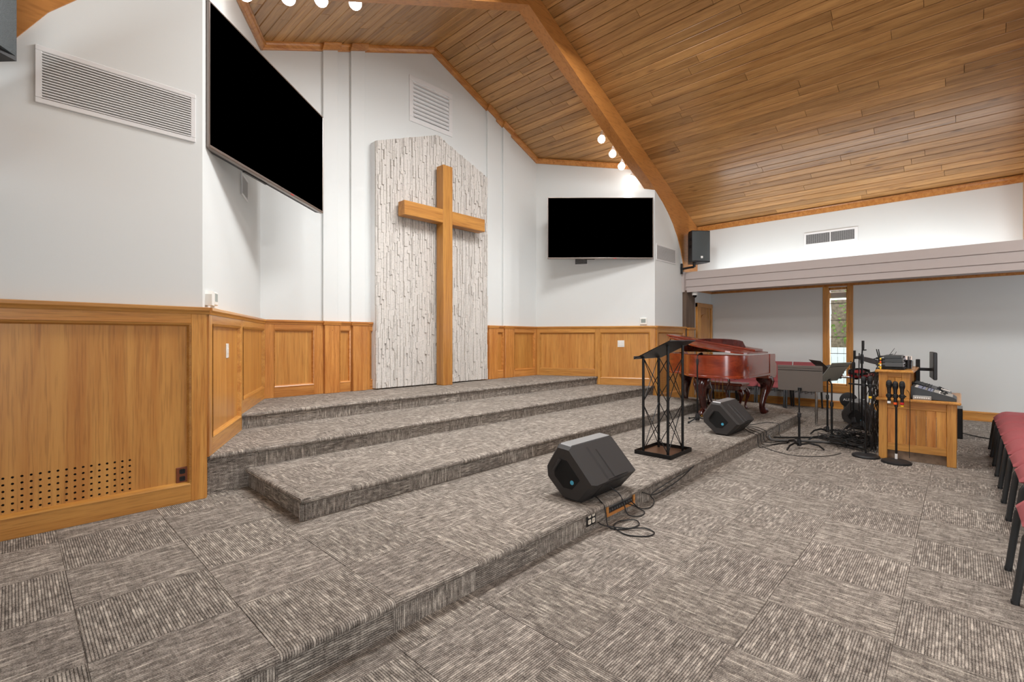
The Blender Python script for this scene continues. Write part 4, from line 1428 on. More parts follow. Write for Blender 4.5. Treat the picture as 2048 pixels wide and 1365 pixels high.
# cheeks with scrolled arms, key bed, keys
arm_p = [(-0.06, RB - 0.02), (0.25, RB - 0.02), (0.25, RT), (0.02, RT), (0.0, RT - 0.03), (0.01, RT - 0.09), (-0.01, RT - 0.14), (-0.055, RT - 0.16), (-0.065, RT - 0.20), (-0.06, RT - 0.24)]
for (xa, xb) in ((-0.008, 0.07), (1.41, 1.488)):
    MB().prism(arm_p, xa, xb, 'x').build('arm', 'mahogany', piano)
MB().cbox(0.0, 1.48, -0.05, 0.30, RB - 0.055, RB + 0.02, 0.006).build('key_bed', 'mahogany', piano)
MB().cbox(0.07, 1.41, -0.03, 0.12, RB + 0.03, RB + 0.075, 0.003).build('key_block', 'ivory', piano)
bk_ = MB()
for k in range(51):
    if k % 7 in (2, 6): continue
    bk_.box(0.105 + k * 0.0255 - 0.005, 0.105 + k * 0.0255 + 0.005, 0.03, 0.12, RB + 0.075, RB + 0.086)
tag(bk_.build('black_keys', 'piano_black', piano), kind='stuff')
MB().cbox(0.07, 1.41, 0.13, 0.155, RB + 0.05, RT - 0.03, 0.004).build('fallboard', 'mahogany', piano)
for (xa, xb) in ((0.07, 0.16), (1.32, 1.41)):
    MB().cbox(xa, xb, -0.03, 0.12, RB + 0.03, RB + 0.10, 0.006).build('cheek_block', 'mahogany', piano)
# lid, hinged along the spine and raised on its short stick
lid_ang = math.radians(9.5)
hl = lambda x, y, z: (x * math.cos(lid_ang), y, RT + 0.018 + x * math.sin(lid_ang) + z)
lid_pts = [(-0.012, 0.36)] + [(p[0] * 1.012 - 0.010, p[1] * 1.008) for p in rim[1:-1]] + [(1.495, 0.36)]
m_ = len(lid_pts)
mb = MB()
mb.add([hl(p[0], p[1], 0) for p in lid_pts] + [hl(p[0], p[1], 0.022) for p in lid_pts],
       [tuple(range(m_)), tuple(range(2 * m_ - 1, m_ - 1, -1))] + [(i, i + m_, (i + 1) % m_ + m_, (i + 1) % m_) for i in range(m_)])
mb.build('lid', 'mahogany', piano)
# the front flap folded back onto the lid
fl = [(0.06, 0.37), (1.48, 0.37), (1.48, 0.70), (0.06, 0.70)]
MB().add([hl(p[0], p[1], 0.026) for p in fl] + [hl(p[0], p[1], 0.048) for p in fl],
         [(0, 1, 2, 3), (7, 6, 5, 4), (0, 4, 5, 1), (1, 5, 6, 2), (2, 6, 7, 3), (3, 7, 4, 0)]).build('lid_flap', 'mahogany', piano)
MB().tube([(1.38, 0.80, RT - 0.06), hl(1.36, 0.80, 0.0)], 0.010, 8).build('lid_prop', 'mahogany', piano)
# music desk with an arched top edge
md = [(0.25, RT + 0.0), (1.22, RT + 0.0), (1.25, RT + 0.03), (1.20, RT + 0.15)] + [(0.735 + 0.465 * math.cos(a), RT + 0.165 + 0.055 * math.sin(a)) for a in [PI * k / 14 for k in range(1, 14)]] + [(0.27, RT + 0.15), (0.22, RT + 0.03)]
mo = MB().prism(md, 0.0, 0.02, 'y').build('music_desk', 'mahogany_dark', piano)
mo.location = (0, 0.30, 0.055)
mo.rotation_euler = (math.radians(-14), 0, 0)


def cabriole(name, parent, x, y, top, a, k=1.0, mat='mahogany_dark'):
    """carved S-curved leg bowing outwards in direction a (radians), standing on z = 0"""
    prof = [(0.0, 0.075, 1.0), (0.03, 0.088, 0.93), (0.062, 0.078, 0.82), (0.066, 0.062, 0.72), (0.048, 0.048, 0.58), (0.020, 0.037, 0.42), (0.0, 0.031, 0.28), (-0.006, 0.030, 0.18), (0.012, 0.038, 0.11), (0.034, 0.047, 0.065), (0.036, 0.043, 0.045)]
    pts = [(x + math.cos(a) * o_ * k, y + math.sin(a) * o_ * k, 0.0 + top * z) for o_, r, z in prof]
    o = MB().tube(pts, [r * k for _, r, _ in prof], 14).build(name, mat, parent, smooth=60)
    # carved acanthus ribs on the knee
    for da in (-0.7, 0.0, 0.7):
        rb = []
        for o_, r, z in prof[1:6]:
            cx, cy = x + math.cos(a) * o_ * k, y + math.sin(a) * o_ * k
            rb.append((cx + math.cos(a + da) * r * k * 0.96, cy + math.sin(a + da) * r * k * 0.96, top * z))
        MB().tube(rb, [0.010 * k, 0.013 * k, 0.012 * k, 0.009 * k, 0.004 * k], 6).build('carving', mat, o, smooth=60)
    return o


for (x, y, a) in ((0.12, 0.20, -PI * 0.6), (1.36, 0.20, -PI * 0.4), (0.66, 1.10, PI / 2)):
    lg = cabriole('leg', piano, x, y, RB, a, 1.4)
    ex, ey = x + math.cos(a) * 0.05, y + math.sin(a) * 0.05
    MB().lathe([(0.012, 0.0), (0.022, 0.003), (0.024, 0.02), (0.017, 0.032)], 12, T(ex, ey, 0)).build('caster', 'brass', lg, smooth=40)
# pedal lyre
ly = MB()
ly.tube([(0.60, 0.30, RB), (0.58, 0.32, 0.46), (0.63, 0.32, 0.34), (0.60, 0.32, 0.20), (0.63, 0.32, 0.10)], [0.02, 0.02, 0.014, 0.02, 0.016], 8)
ly.tube([(0.88, 0.30, RB), (0.90, 0.32, 0.46), (0.85, 0.32, 0.34), (0.88, 0.32, 0.20), (0.85, 0.32, 0.10)], [0.02, 0.02, 0.014, 0.02, 0.016], 8)
ly.cbox(0.58, 0.90, 0.27, 0.36, 0.05, 0.12, 0.01)
lyo = ly.build('pedal_lyre', 'mahogany_dark', piano, smooth=45)
for k in range(3):
    MB().tube([(0.68 + k * 0.06, 0.315, 0.10), (0.68 + k * 0.06, 0.315, RB)], 0.005, 6).build('pedal_rod', 'brass', lyo)
    MB().cbox(0.67 + k * 0.06, 0.69 + k * 0.06, 0.17, 0.29, 0.035, 0.045, 0.003).build('pedal', 'brass', lyo)

bench = thing('piano_bench', 'mahogany piano bench with curved legs under the piano', 'bench', (8.30, 2.92, P1), PTH)
MB().cbox(-0.36, 0.36, -0.18, 0.18, 0.40, 0.44, 0.012).build('seat', 'mahogany', bench)
MB().cbox(-0.33, 0.33, -0.155, 0.155, 0.32, 0.40, 0.006).build('apron', 'mahogany_dark', bench)
for sx in (-1, 1):
    for sy in (-1, 1):
        cabriole('leg', bench, sx * 0.31, sy * 0.13, 0.33, math.atan2(sy * 0.5, sx), 0.5)


# ================================================================== chairs
def church_chair(label, group):
    """facing local +y"""
    t = thing('church_chair', label, 'chair', (0, 0, 0), 0, group)
    # seat cushion: waterfall front, crowned top
    nx, ny = 11, 14
    W, Dp = 0.508, 0.47
    vs, fs = [], []
    def prof(v):
        y = -Dp / 2 + Dp * v
        edge_ = min(v, 1 - v)
        z = 0.478 - 0.045 * max(0, 1 - v / 0.12) ** 2 - 0.085 * max(0, (v - 0.72) / 0.28) ** 2.4
        return y, z
    for j in range(ny):
        v = j / (ny - 1)
        y, z = prof(v)
        for i in range(nx):
            u = i / (nx - 1)
            e = min(u, 1 - u) / 0.16
            zz = max(z - 0.034 * max(0, 1 - e) ** 2, 0.388)
            r = 0.045 * max(0, (v - 0.72) / 0.28) ** 3
            vs.append(((u - 0.5) * (W - 2 * r), y, zz))
    o = len(vs)
    for j in range(ny):
        for i in range(nx):
            u, v = i / (nx - 1), j / (ny - 1)
            r = 0.045 * max(0, (v - 0.72) / 0.28) ** 3
            vs.append(((u - 0.5) * (W - 2 * r) * 0.98, -Dp / 2 + Dp * v * 0.985 + 0.003, 0.385))
    q = lambda i, j: j * nx + i
    for j in range(ny - 1):
        for i in range(nx - 1):
            fs.append((q(i, j), q(i + 1, j), q(i + 1, j + 1), q(i, j + 1)))
            fs.append((o + q(i, j + 1), o + q(i + 1, j + 1), o + q(i + 1, j), o + q(i, j)))
    for i in range(nx - 1):
        fs.append((q(i, 0), o + q(i, 0), o + q(i + 1, 0), q(i + 1, 0)))
        fs.append((q(i + 1, ny - 1), o + q(i + 1, ny - 1), o + q(i, ny - 1), q(i, ny - 1)))
    for j in range(ny - 1):
        fs.append((q(0, j + 1), o + q(0, j + 1), o + q(0, j), q(0, j)))
        fs.append((q(nx - 1, j), o + q(nx - 1, j), o + q(nx - 1, j + 1), q(nx - 1, j + 1)))
    MB().add(vs, fs).build('seat', 'fabric_maroon', t, smooth=70)
    # back rest, slightly reclined, with a lumbar roll
    bk = MB()
    for (za, zb, d0) in ((0.44, 0.55, 0.055), (0.55, 0.87, 0.045)):
        lean = lambda z: -0.235 - (z - 0.44) * 0.18
        n_ = 8
        ring = []
        for k in range(n_ + 1):
            z = za + (zb - za) * k / n_
            e = min(k, n_ - k) / n_ * 4
            d = d0 * min(1, 0.35 + 0.65 * min(1, e))
            ring.append((z, d))
        vs = []
        for z, d in ring:
            for x, f in ((-0.245, 0.5), (-0.20, 1), (0.20, 1), (0.245, 0.5)):
                vs.append((x, lean(z) + d * f, z))
            for x in (0.245, -0.245):
                vs.append((x, lean(z) - 0.012, z))
        fs = []
        m = 6
        for k in range(n_):
            for i in range(m):
                fs.append((k * m + i, k * m + (i + 1) % m, (k + 1) * m + (i + 1) % m, (k + 1) * m + i)[::-1])
        fs += [tuple(range(m)), tuple(range((n_ + 1) * m - 1, n_ * m - 1, -1))]
        MB().add(vs, fs).build('backrest' if za > 0.5 else 'lumbar_cushion', 'fabric_maroon', t, smooth=60)
    for s in (-1, 1):
        lf = MB()
        lf.tube([(s * 0.235, 0.02, 0.385), (s * 0.235, 0.175, 0.385), (s * 0.236, 0.205, 0.375), (s * 0.238, 0.222, 0.345), (s * 0.239, 0.262, 0.0)], [0.014, 0.015, 0.017, 0.018, 0.016], 10)
        lf.build('leg', 'chair_metal', t, smooth=45)
        lb = MB()
        lb.tube([(s * 0.235, 0.02, 0.385), (s * 0.235, -0.19, 0.385), (s * 0.236, -0.225, 0.36), (s * 0.239, -0.30, 0.0)], [0.014, 0.015, 0.017, 0.016], 10)
        lb.build('leg', 'chair_metal', t, smooth=45)
        MB().tube([(s * 0.235, -0.20, 0.385), (s * 0.235, -0.245, 0.47), (s * 0.235, -0.305, 0.83)], 0.011, 8).build('back_upright', 'chair_metal', t, smooth=45)
        for (yy) in (0.262, -0.30):
            MB().cbox(s * 0.238 - 0.014, s * 0.238 + 0.014, yy - 0.016, yy + 0.016, 0.0, 0.02, 0.003).build('foot', 'rubber', t)
        MB().bar((s * 0.236, 0.25, 0.06), (s * 0.2545, 0.25, 0.06), 0.012, 0.02).build('row_link', 'chair_metal', t)
    MB().bar((-0.235, 0.175, 0.385), (0.235, 0.175, 0.385), 0.012, 0.02).build('seat_rail', 'chair_metal', t)
    MB().bar((-0.235, -0.19, 0.385), (0.235, -0.19, 0.385), 0.012, 0.02).build('seat_rail', 'chair_metal', t)
    rk = MB()
    for x in (-0.15, -0.05, 0.05, 0.15):
        rk.tube([(x, -0.19, 0.30), (x, 0.16, 0.30), (x, 0.175, 0.38)], 0.004, 5)
    rk.tube([(-0.2, -0.19, 0.38), (-0.19, -0.19, 0.30), (0.19, -0.19, 0.30), (0.2, -0.19, 0.38)], 0.005, 5)
    tag(rk.build('book_rack', 'chair_metal', t), kind='stuff')
    return t


nth = ('first', 'second', 'third', 'fourth', 'fifth', 'sixth', 'seventh', 'eighth')
ch0 = None
PITCH = 0.512
for k in range(7):
    lab = 'maroon chair in the right hand row, %s from the far end' % nth[k]
    loc = (8.09 - PITCH * (k + 0.5), -0.515, 0.0)
    if ch0 is None:
        ch0 = church_chair(lab, 'row of maroon chairs along the right edge')
        ch0.location = loc
    else:
        dup(ch0, loc, 0.0, lab)
dup(ch0, (3.70, -0.46, 0.0), 0.0, 'maroon chair nearest the camera at the right edge')
for k in range(4):
    dup(ch0, (10.28, 2.145 + 0.515 * k, 0.0), PI / 2,
        ('maroon chair against the side wall beside the window, nearest the music stands', 'second maroon chair from the window along the side wall', 'maroon chair against the side wall seen behind the piano bench', 'maroon chair against the side wall farthest behind the piano')[k], 'maroon chairs against the side wall')


# ================================================================== sound desk
desk = thing('sound_desk', 'oak sound desk with a raised hutch and slatted end', 'desk', (0, 0, 0))
DX0, DX1, DY0, DY1 = 6.655, 7.78, 0.03, 0.665
PS = 0.075
for (x, y) in ((DX0, DY0), (DX0, DY1 - PS), (DX1 - PS, DY0), (DX1 - PS, DY1 - PS)):
    MB().cbox(x, x + PS, y, y + PS, 0.0, 0.647, 0.004).build('leg_post', 'oak_z', desk)
for (za, zb) in ((0.565, 0.647), (0.105, 0.185)):
    MB().cbox(DX0 + 0.008, DX0 + 0.04, DY0 + PS, DY1 - PS, za, zb, 0.003).build('end_rail', 'oak_y', desk)
    MB().cbox(DX0 + PS, DX1 - PS, DY1 - 0.04, DY1 - 0.008, za, zb, 0.003).build('back_rail', 'oak_x', desk)
ns = 6
sw = (DY1 - DY0 - 2 * PS) / ns
for k in range(ns):
    y = DY0 + PS + sw * k
    MB().cbox(DX0 + 0.014, DX0 + 0.030, y + 0.0016, y + sw - 0.0016, 0.185, 0.565, 0.002).build('slat', 'oak_red_z' if k % 2 else 'oak_z', desk)
nb2 = 12
bw = (DX1 - DX0 - 2 * PS) / nb2
for k in range(nb2):
    x = DX0 + PS + bw * k
    MB().cbox(x + 0.0016, x + bw - 0.0016, DY1 - 0.030, DY1 - 0.014, 0.185, 0.565, 0.002).build('slat', 'oak_z', desk)
MB().box(DX0 + 0.06, DX0 + 0.07, DY0 + PS, DY1 - PS, 0.0, 0.105).build('toe_board', 'bark', desk)
MB().cbox(DX0 - 0.035, DX1 + 0.03, DY0 - 0.035, DY1 + 0.025, 0.647, 0.677, 0.008).build('desk_top', 'oak_x', desk)
# hutch
HY0, HY1 = 0.395, DY1
for x in (DX0, DX1 - 0.03):
    MB().cbox(x, x + 0.03, HY0, HY0 + 0.07, 0.677, 0.955, 0.003).build('hutch_stile', 'oak_z', desk)
    MB().cbox(x, x + 0.03, HY1 - 0.08, HY1, 0.677, 0.955, 0.003).build('hutch_stile', 'oak_z', desk)
    MB().cbox(x + 0.002, x + 0.028, HY0 + 0.07, HY1 - 0.08, 0.905, 0.955, 0.002).build('hutch_rail', 'oak_y', desk)
    ym = (HY0 + HY1 - 0.01) / 2
    for (ya, yb) in ((HY0 + 0.07, ym - 0.001), (ym + 0.001, HY1 - 0.08)):
        MB().cbox(x + 0.010, x + 0.022, ya, yb, 0.677, 0.905, 0.002).build('hutch_slat', 'oak_z', desk)
for x in (7.02, 7.40):
    MB().cbox(x, x + 0.018, HY0 + 0.01, HY1 - 0.02, 0.677, 0.955, 0.002).build('divider', 'oak_z', desk)
MB().cbox(DX0 + 0.03, DX1 - 0.03, HY1 - 0.02, HY1 - 0.005, 0.677, 0.955, 0.002).build('hutch_back', 'oak_x', desk)
MB().cbox(DX0 - 0.035, DX1 + 0.03, HY0 - 0.03, DY1 + 0.03, 0.955, 0.985, 0.008).build('hutch_top', 'oak_x', desk)


def mixer(loc, W, Dp, hf, hb, label, top, side, strips):
    """mixing console; local x across, y to the back; front height hf, back height hb"""
    t = thing('mixing_console', label, 'mixer', loc, 0)
    prof = [(0.0, 0.0), (Dp, 0.012), (Dp, hb), (Dp - 0.02, hb), (0.025, hf), (0.0, hf - 0.018)]
    MB().prism(prof, 0.0, W, 'x').build('chassis', side, t)
    sl = (hb - hf) / (Dp - 0.045)
    zt = lambda y: hf + sl * (y - 0.025) + 0.001
    def patch(x0, x1, y0, y1, mat, name, h=0.002):
        MB().add([(x0, y0, zt(y0)), (x1, y0, zt(y0)), (x1, y1, zt(y1)), (x0, y1, zt(y1)), (x0, y0, zt(y0) + h), (x1, y0, zt(y0) + h), (x1, y1, zt(y1) + h), (x0, y1, zt(y1) + h)],
                 [(4, 5, 6, 7), (0, 1, 5, 4), (1, 2, 6, 5), (2, 3, 7, 6), (3, 0, 4, 7)]).build(name, mat, t)
    for (a, b_, mat, nm) in strips:
        patch(0.012, W - 0.012, 0.03 + (Dp - 0.06) * a, 0.03 + (Dp - 0.06) * b_, mat, nm)
    f = MB()
    k = MB()
    nn = int(W / 0.026)
    for i in range(nn):
        x = 0.02 + (W - 0.04) * (i + 0.5) / nn
        y = 0.03 + (Dp - 0.06) * random.uniform(0.15, 0.30)
        f.box(x - 0.005, x + 0.005, y - 0.009, y + 0.009, zt(y) + 0.002, zt(y) + 0.012)
        for q in (0.5, 0.58, 0.66, 0.8):
            y = 0.03 + (Dp - 0.06) * q
            k.lathe([(0.004, 0), (0.003, 0.008), (0, 0.0085)], 6, T(x, y, zt(y) + 0.001))
    tag(f.build('faders', 'monitor_black', t), kind='stuff')
    tag(k.build('knobs', 'device_grey', t), kind='stuff')
    return t


mixer((6.69, 0.03, 0.677), 0.36, 0.36, 0.042, 0.135, 'large pale grey mixing console sloping on the near end of the desk', 'mixer_grey', 'mixer_dark',
      [(0.0, 0.30, 'mixer_grey', 'fader_panel'), (0.31, 0.36, 'white_plastic', 'panel_strip'), (0.37, 0.52, 'mixer_grey', 'channel_panel'), (0.53, 0.66, 'mixer_blue', 'display_panel'), (0.67, 0.72, 'mixer_grey', 'panel_strip'), (0.73, 0.92, 'mixer_blue', 'display_panel'), (0.93, 1.0, 'white_plastic', 'panel_strip')])
mx2 = mixer((7.10, 0.075, 0.677), 0.42, 0.34, 0.05, 0.15, 'dark grey mixing console behind the larger one', 'mixer_dark', 'monitor_black',
            [(0.0, 0.45, 'device_grey', 'fader_panel'), (0.47, 1.0, 'mixer_dark', 'channel_panel')])
nb_ = thing('small_mixer', 'small beige mixer box tucked under the large console', 'mixer', (6.665, 0.225, 0.677))
MB().cbox(0, 0.05, 0, 0.15, 0, 0.042, 0.003).build('chassis', 'mixer_grey', nb_)
kn = MB()
for k in range(7):
    kn.lathe([(0.007, 0), (0.006, 0.008), (0, 0.0085)], 8, T(0.0, 0.02 + k * 0.018, 0.02, ry=-PI / 2))
tag(kn.build('knobs', 'white_mark', nb_), kind='stuff')
pn = tag(MB().add([(7.13, 0.085, 0.742), (7.22, 0.085, 0.742), (7.22, 0.16, 0.765), (7.13, 0.16, 0.765), (7.13, 0.085, 0.745), (7.22, 0.085, 0.745), (7.22, 0.16, 0.768), (7.13, 0.16, 0.768)],
                  [(3, 2, 1, 0), (4, 5, 6, 7), (0, 1, 5, 4), (1, 2, 6, 5), (2, 3, 7, 6), (3, 0, 4, 7)]).build('note_pad', 'paper'), 'small white note pad lying on the dark mixing console', 'note pad')

# wireless receivers stacked on the hutch
zz = 0.985
lab = ('black flat receiver at the bottom of the stack on the hutch', 'silver grey receiver second from the bottom of the stack', 'dark grey receiver third from the bottom of the stack', 'dark grey receiver on top of the stack on the hutch')
for k, (h, mat, ins) in enumerate(((0.030, 'monitor_black', 0.0), (0.050, 'device_grey', 0.008), (0.042, 'mixer_dark', 0.010), (0.036, 'mixer_dark', 0.018))):
    r = thing('wireless_receiver', lab[k], 'receiver', (6.72, 0.455, zz), 0, 'stacked wireless receivers')
    MB().cbox(ins, 0.30, ins, 0.19 - ins, 0.001, h - 0.001, 0.003).build('case', mat, r)
    MB().cbox(0.02, 0.28, ins - 0.006, ins + 0.001, 0.004, h - 0.004, 0.002).build('front_panel', 'grille_grey' if k else 'dark_plastic', r)
    for x in (0.08, 0.2):
        MB().lathe([(0.009, 0), (0.009, 0.014), (0, 0.0145)], 10, T(x, ins - 0.005, h / 2, rx=PI / 2)).build('knob', 'dark_plastic', r)
    zz += h
for k, (y, x, h, tl) in enumerate(((0.655, 6.74, 0.16, 0.02), (0.668, 6.78, 0.16, 0.03), (0.645, 6.90, 0.20, -0.10), (0.60, 7.05, 0.16, -0.06))):
    a = thing('antenna', ('thick black antenna at the left rear of the receivers', 'thick black antenna standing close behind the first', 'tall thin black antenna behind the receiver stack', 'thin black antenna rightmost behind the receiver stack')[k], 'antenna', (x, y, 1.05 if k < 2 else 1.02))
    MB().tube([(0, 0, -0.035 if k < 2 else -0.035), (0, tl * 0.4, h * 0.5), (0, tl, h)], [0.007, 0.006, 0.005] if k < 2 else [0.005, 0.003, 0.002], 8).build('rod', 'rubber', a, smooth=40)
    MB().lathe([(0.012, -0.065 if k < 2 else -0.035), (0.012, 0.0), (0.008, 0.01)], 10).build('socket', 'yellow_mark' if k < 2 else 'rubber', a)
for k, z in enumerate((0.995, 1.03, 1.065, 1.10)):
    o = thing('cable_plug', 'plug with %s ring at the back of the receivers, %s' % (('yellow', 'cream', 'orange', 'yellow and red')[k], ('lowest', 'second up', 'third up', 'highest')[k]), 'plug', (6.735, 0.668, z), 0, 'plugs at the back of the receivers')
    MB().lathe([(0.011, -0.012), (0.011, 0.03), (0.006, 0.05), (0.005, 0.07)], 10, T(0, -0.04, 0, rx=-PI / 2)).build('body', 'rubber', o)
    MB().lathe([(0.0135, 0), (0.0135, 0.014)], 12, T(0, -0.02, 0, rx=-PI / 2)).build('ring', ('yellow_mark', 'receptacle_white', 'orange_mark', 'yellow_mark')[k], o)
cup = thing('pen_cup', 'black mesh pen cup on the hutch', 'pen cup', (7.07, 0.44, 0.985))
MB().lathe([(0.035, 0.0), (0.04, 0.10), (0.037, 0.10), (0.032, 0.004), (0.0, 0.004)], 14).build('cup', 'dark_plastic', cup, smooth=40)
for k in range(4):
    p = MB().tube([(0.01 * math.cos(k * 2), 0.01 * math.sin(k * 2), 0.006), (0.03 * math.cos(k * 2), 0.03 * math.sin(k * 2), 0.14)], 0.004, 6).build('pen', ('monitor_black', 'mixer_blue', 'rubber', 'grey_metal')[k])
    p.location = (7.07, 0.44, 0.985)
    tag(p, '%s pen standing in the mesh cup' % ('glossy black', 'blue', 'matt black', 'silver')[k], 'pen', 'pens in the cup')
tag(MB().cbox(7.20, 7.34, 0.42, 0.52, 0.985, 1.005, 0.002).build('book', 'book_red'), 'flat red book on the hutch behind the pen cup', 'book')
tag(MB().cbox(7.36, 7.40, 0.42, 0.60, 0.985, 1.12, 0.002).build('document_box', 'paper'), 'white box standing upright on the hutch', 'box')
tag(MB().cbox(7.42, 7.56, 0.42, 0.55, 0.985, 1.06, 0.002).build('card_box', 'mixer_grey'), 'low grey card box at the far end of the hutch', 'box')

mon = thing('computer_monitor', 'black computer monitor on a post, seen almost edge on', 'monitor', (7.62, 0.30, 0.677))
MB().cbox(-0.06, 0.06, 0.03, 0.13, 0.0, 0.012, 0.003).build('foot', 'black_metal', mon)
MB().cbox(-0.02, 0.02, 0.06, 0.10, 0.012, 0.40, 0.004).build('post', 'black_metal', mon)
MB().bar((0, 0.07, 0.28), (0, -0.05, 0.28), 0.04, 0.035).build('arm', 'black_metal', mon)
pm = T(0, -0.055, 0.33, rz=0.10)
MB().cbox(-0.27, 0.27, -0.022, 0.012, -0.16, 0.16, 0.006, pm).build('casing', 'dark_plastic', mon)
MB().box(-0.26, 0.26, -0.0235, -0.022, -0.15, 0.15, pm).build('screen', 'monitor_black', mon)

tw = thing('computer_tower', 'slim black computer tower on the floor behind the desk', 'computer', (8.62, -0.02, 0.0))
MB().cbox(0, 0.4, 0, 0.16, 0.0, 0.40, 0.005).build('case', 'monitor_black', tw)
MB().cbox(-0.006, 0.0, 0.01, 0.15, 0.01, 0.39, 0.002).build('front_panel', 'dark_plastic', tw)


# ================================================================== microphones and stands
def mic(loc, label, ring, ring2=None, rz=0.0, tilt=0.0):
    t = thing('microphone', label, 'microphone', loc, rz, 'handheld microphones')
    MB().lathe([(0.013, 0.0), (0.0145, 0.02), (0.015, 0.10), (0.019, 0.165), (0.019, 0.17)], 14).build('handle', 'dark_plastic', t, smooth=40)
    MB().lathe([(0.019, 0.170), (0.0245, 0.185), (0.0265, 0.21), (0.0245, 0.235), (0.016, 0.252), (0.0, 0.257)], 16).build('grille_ball', 'rubber', t, smooth=60)
    MB().lathe([(0.0255, 0.196), (0.0272, 0.20), (0.0272, 0.206), (0.0255, 0.21)], 16).build('band', 'black_metal', t)
    MB().lathe([(0.0155, 0.008), (0.0158, 0.010), (0.0158, 0.030), (0.0155, 0.032)], 14).build('colour_ring', ring, t)
    if ring2:
        MB().lathe([(0.0125, -0.016), (0.0135, -0.014), (0.0135, 0.002)], 14).build('end_cap', ring2, t)
    return t


ms = thing('microphone_stand', 'round based stand holding three microphones before the desk', 'microphone stand', (6.50, 0.50, 0))
MB().lathe([(0.0, 0.0), (0.128, 0.0), (0.132, 0.008), (0.128, 0.022), (0.10, 0.034), (0.03, 0.042), (0.0, 0.042)][1:], 28).build('base', 'black_plastic', ms, smooth=50)
MB().tube([(0, 0, 0.04), (0, 0, 0.72)], 0.0105, 10).build('pole', 'black_metal', ms, smooth=40)
MB().lathe([(0.016, 0.60), (0.016, 0.66)], 12).build('clutch', 'black_plastic', ms)
MB().lathe([(0.012, 0.045), (0.012, 0.10)], 10).build('label_band', 'white_mark', ms)
MB().bar((-0.03, -0.085, 0.72), (-0.03, 0.085, 0.72), 0.012, 0.014).build('crossbar', 'black_metal', ms)
for y in (0.056, 0.004, -0.052):
    MB().lathe([(0.021, 0.70), (0.024, 0.705), (0.024, 0.735), (0.021, 0.74)], 12, T(-0.05, y, 0)).build('clip', 'rubber', ms)
mic((6.45, 0.556, 0.632), 'black microphone with a white ring, left of the three on the stand', 'white_mark')
mic((6.45, 0.504, 0.622), 'black microphone with an orange ring, middle of the three on the stand', 'orange_mark')
mic((6.45, 0.448, 0.626), 'black microphone with red and yellow rings, right of the three on the stand', 'red_mark', 'yellow_mark')

ms2 = thing('microphone_stand', 'round based stand left of the desk corner with two microphones', 'microphone stand', (6.60, 0.775, 0))
MB().lathe([(0.126, 0.0), (0.130, 0.008), (0.126, 0.022), (0.10, 0.034), (0.03, 0.042), (0.0, 0.042)], 28).build('base', 'black_plastic', ms2, smooth=50)
MB().tube([(0, 0, 0.04), (0, 0, 0.80)], 0.0105, 10).build('pole', 'black_metal', ms2, smooth=40)
MB().bar((0.0, -0.10, 0.80), (0.0, 0.16, 0.815), 0.014, 0.016).build('crossbar', 'black_metal', ms2)
for y in (0.012, -0.046):
    MB().lathe([(0.021, 0.785), (0.024, 0.79), (0.024, 0.82), (0.021, 0.825)], 12, T(-0.05, y, 0)).build('clip', 'rubber', ms2)
mic((6.55, 0.787, 0.655), 'plain black microphone on the stand left of the desk', 'dark_plastic')
mic((6.55, 0.729, 0.660), 'black microphone with a yellow ring on the stand left of the desk', 'yellow_mark')


def tripod_base(t, h, r, mat='black_metal', a0=0.3, rise=0.16):
    for k in range(3):
        a = a0 + k * 2 * PI / 3
        MB().tube([(0.015 * math.cos(a), 0.015 * math.sin(a), rise), (r * 0.5 * math.cos(a), r * 0.5 * math.sin(a), rise * 0.62), (r * math.cos(a), r * math.sin(a), 0.012)], 0.0085, 8).build('leg', mat, t, smooth=40)
        MB().lathe([(0.013, 0), (0.014, 0.02), (0.009, 0.03)], 8, T(r * math.cos(a), r * math.sin(a), 0)).build('foot', 'rubber', t)
    MB().lathe([(0.03, rise - 0.04), (0.034, rise), (0.02, rise + 0.06)], 10).build('hub', 'black_plastic', t)


for k, (x, y, h, lb) in enumerate(((8.22, 1.105, 1.16, 'shorter black tripod microphone stand between drums and desk'), (7.95, 0.975, 1.30, 'taller black tripod microphone stand between drums and desk'))):
    t = thing('microphone_stand', lb, 'microphone stand', (x, y, 0))
    tripod_base(t, h, 0.22, a0=0.5 + k, rise=0.15)
    MB().tube([(0, 0, 0.14), (0, 0, h * 0.80)], 0.012, 10).build('lower_tube', 'black_metal', t, smooth=40)
    MB().lathe([(0.020, h * 0.76), (0.022, h * 0.80), (0.022, h * 0.84), (0.016, h * 0.86)], 10).build('clutch', 'black_plastic', t)
    MB().tube([(0, 0, h * 0.84), (0, -0.012, h)], 0.009, 8).build('upper_tube', 'black_metal', t, smooth=40)
    MB().lathe([(0.014, h - 0.12), (0.016, h - 0.10), (0.016, h), (0.0, h)], 10, T(0, -0.012, 0)).build('boom_grip', 'rubber', t)
    MB().tube([(0, 0.0, h * 0.90), (0, -0.05, h * 0.905)], 0.008, 8).build('clamp_screw', 'rubber', t)
    MB().tube([(0.0, 0.03, h * 0.87), (0.0, 0.035, h * 0.50), (0.0, 0.028, h * 0.25)], 0.0065, 8).build('folded_boom', 'black_metal', t, smooth=40)

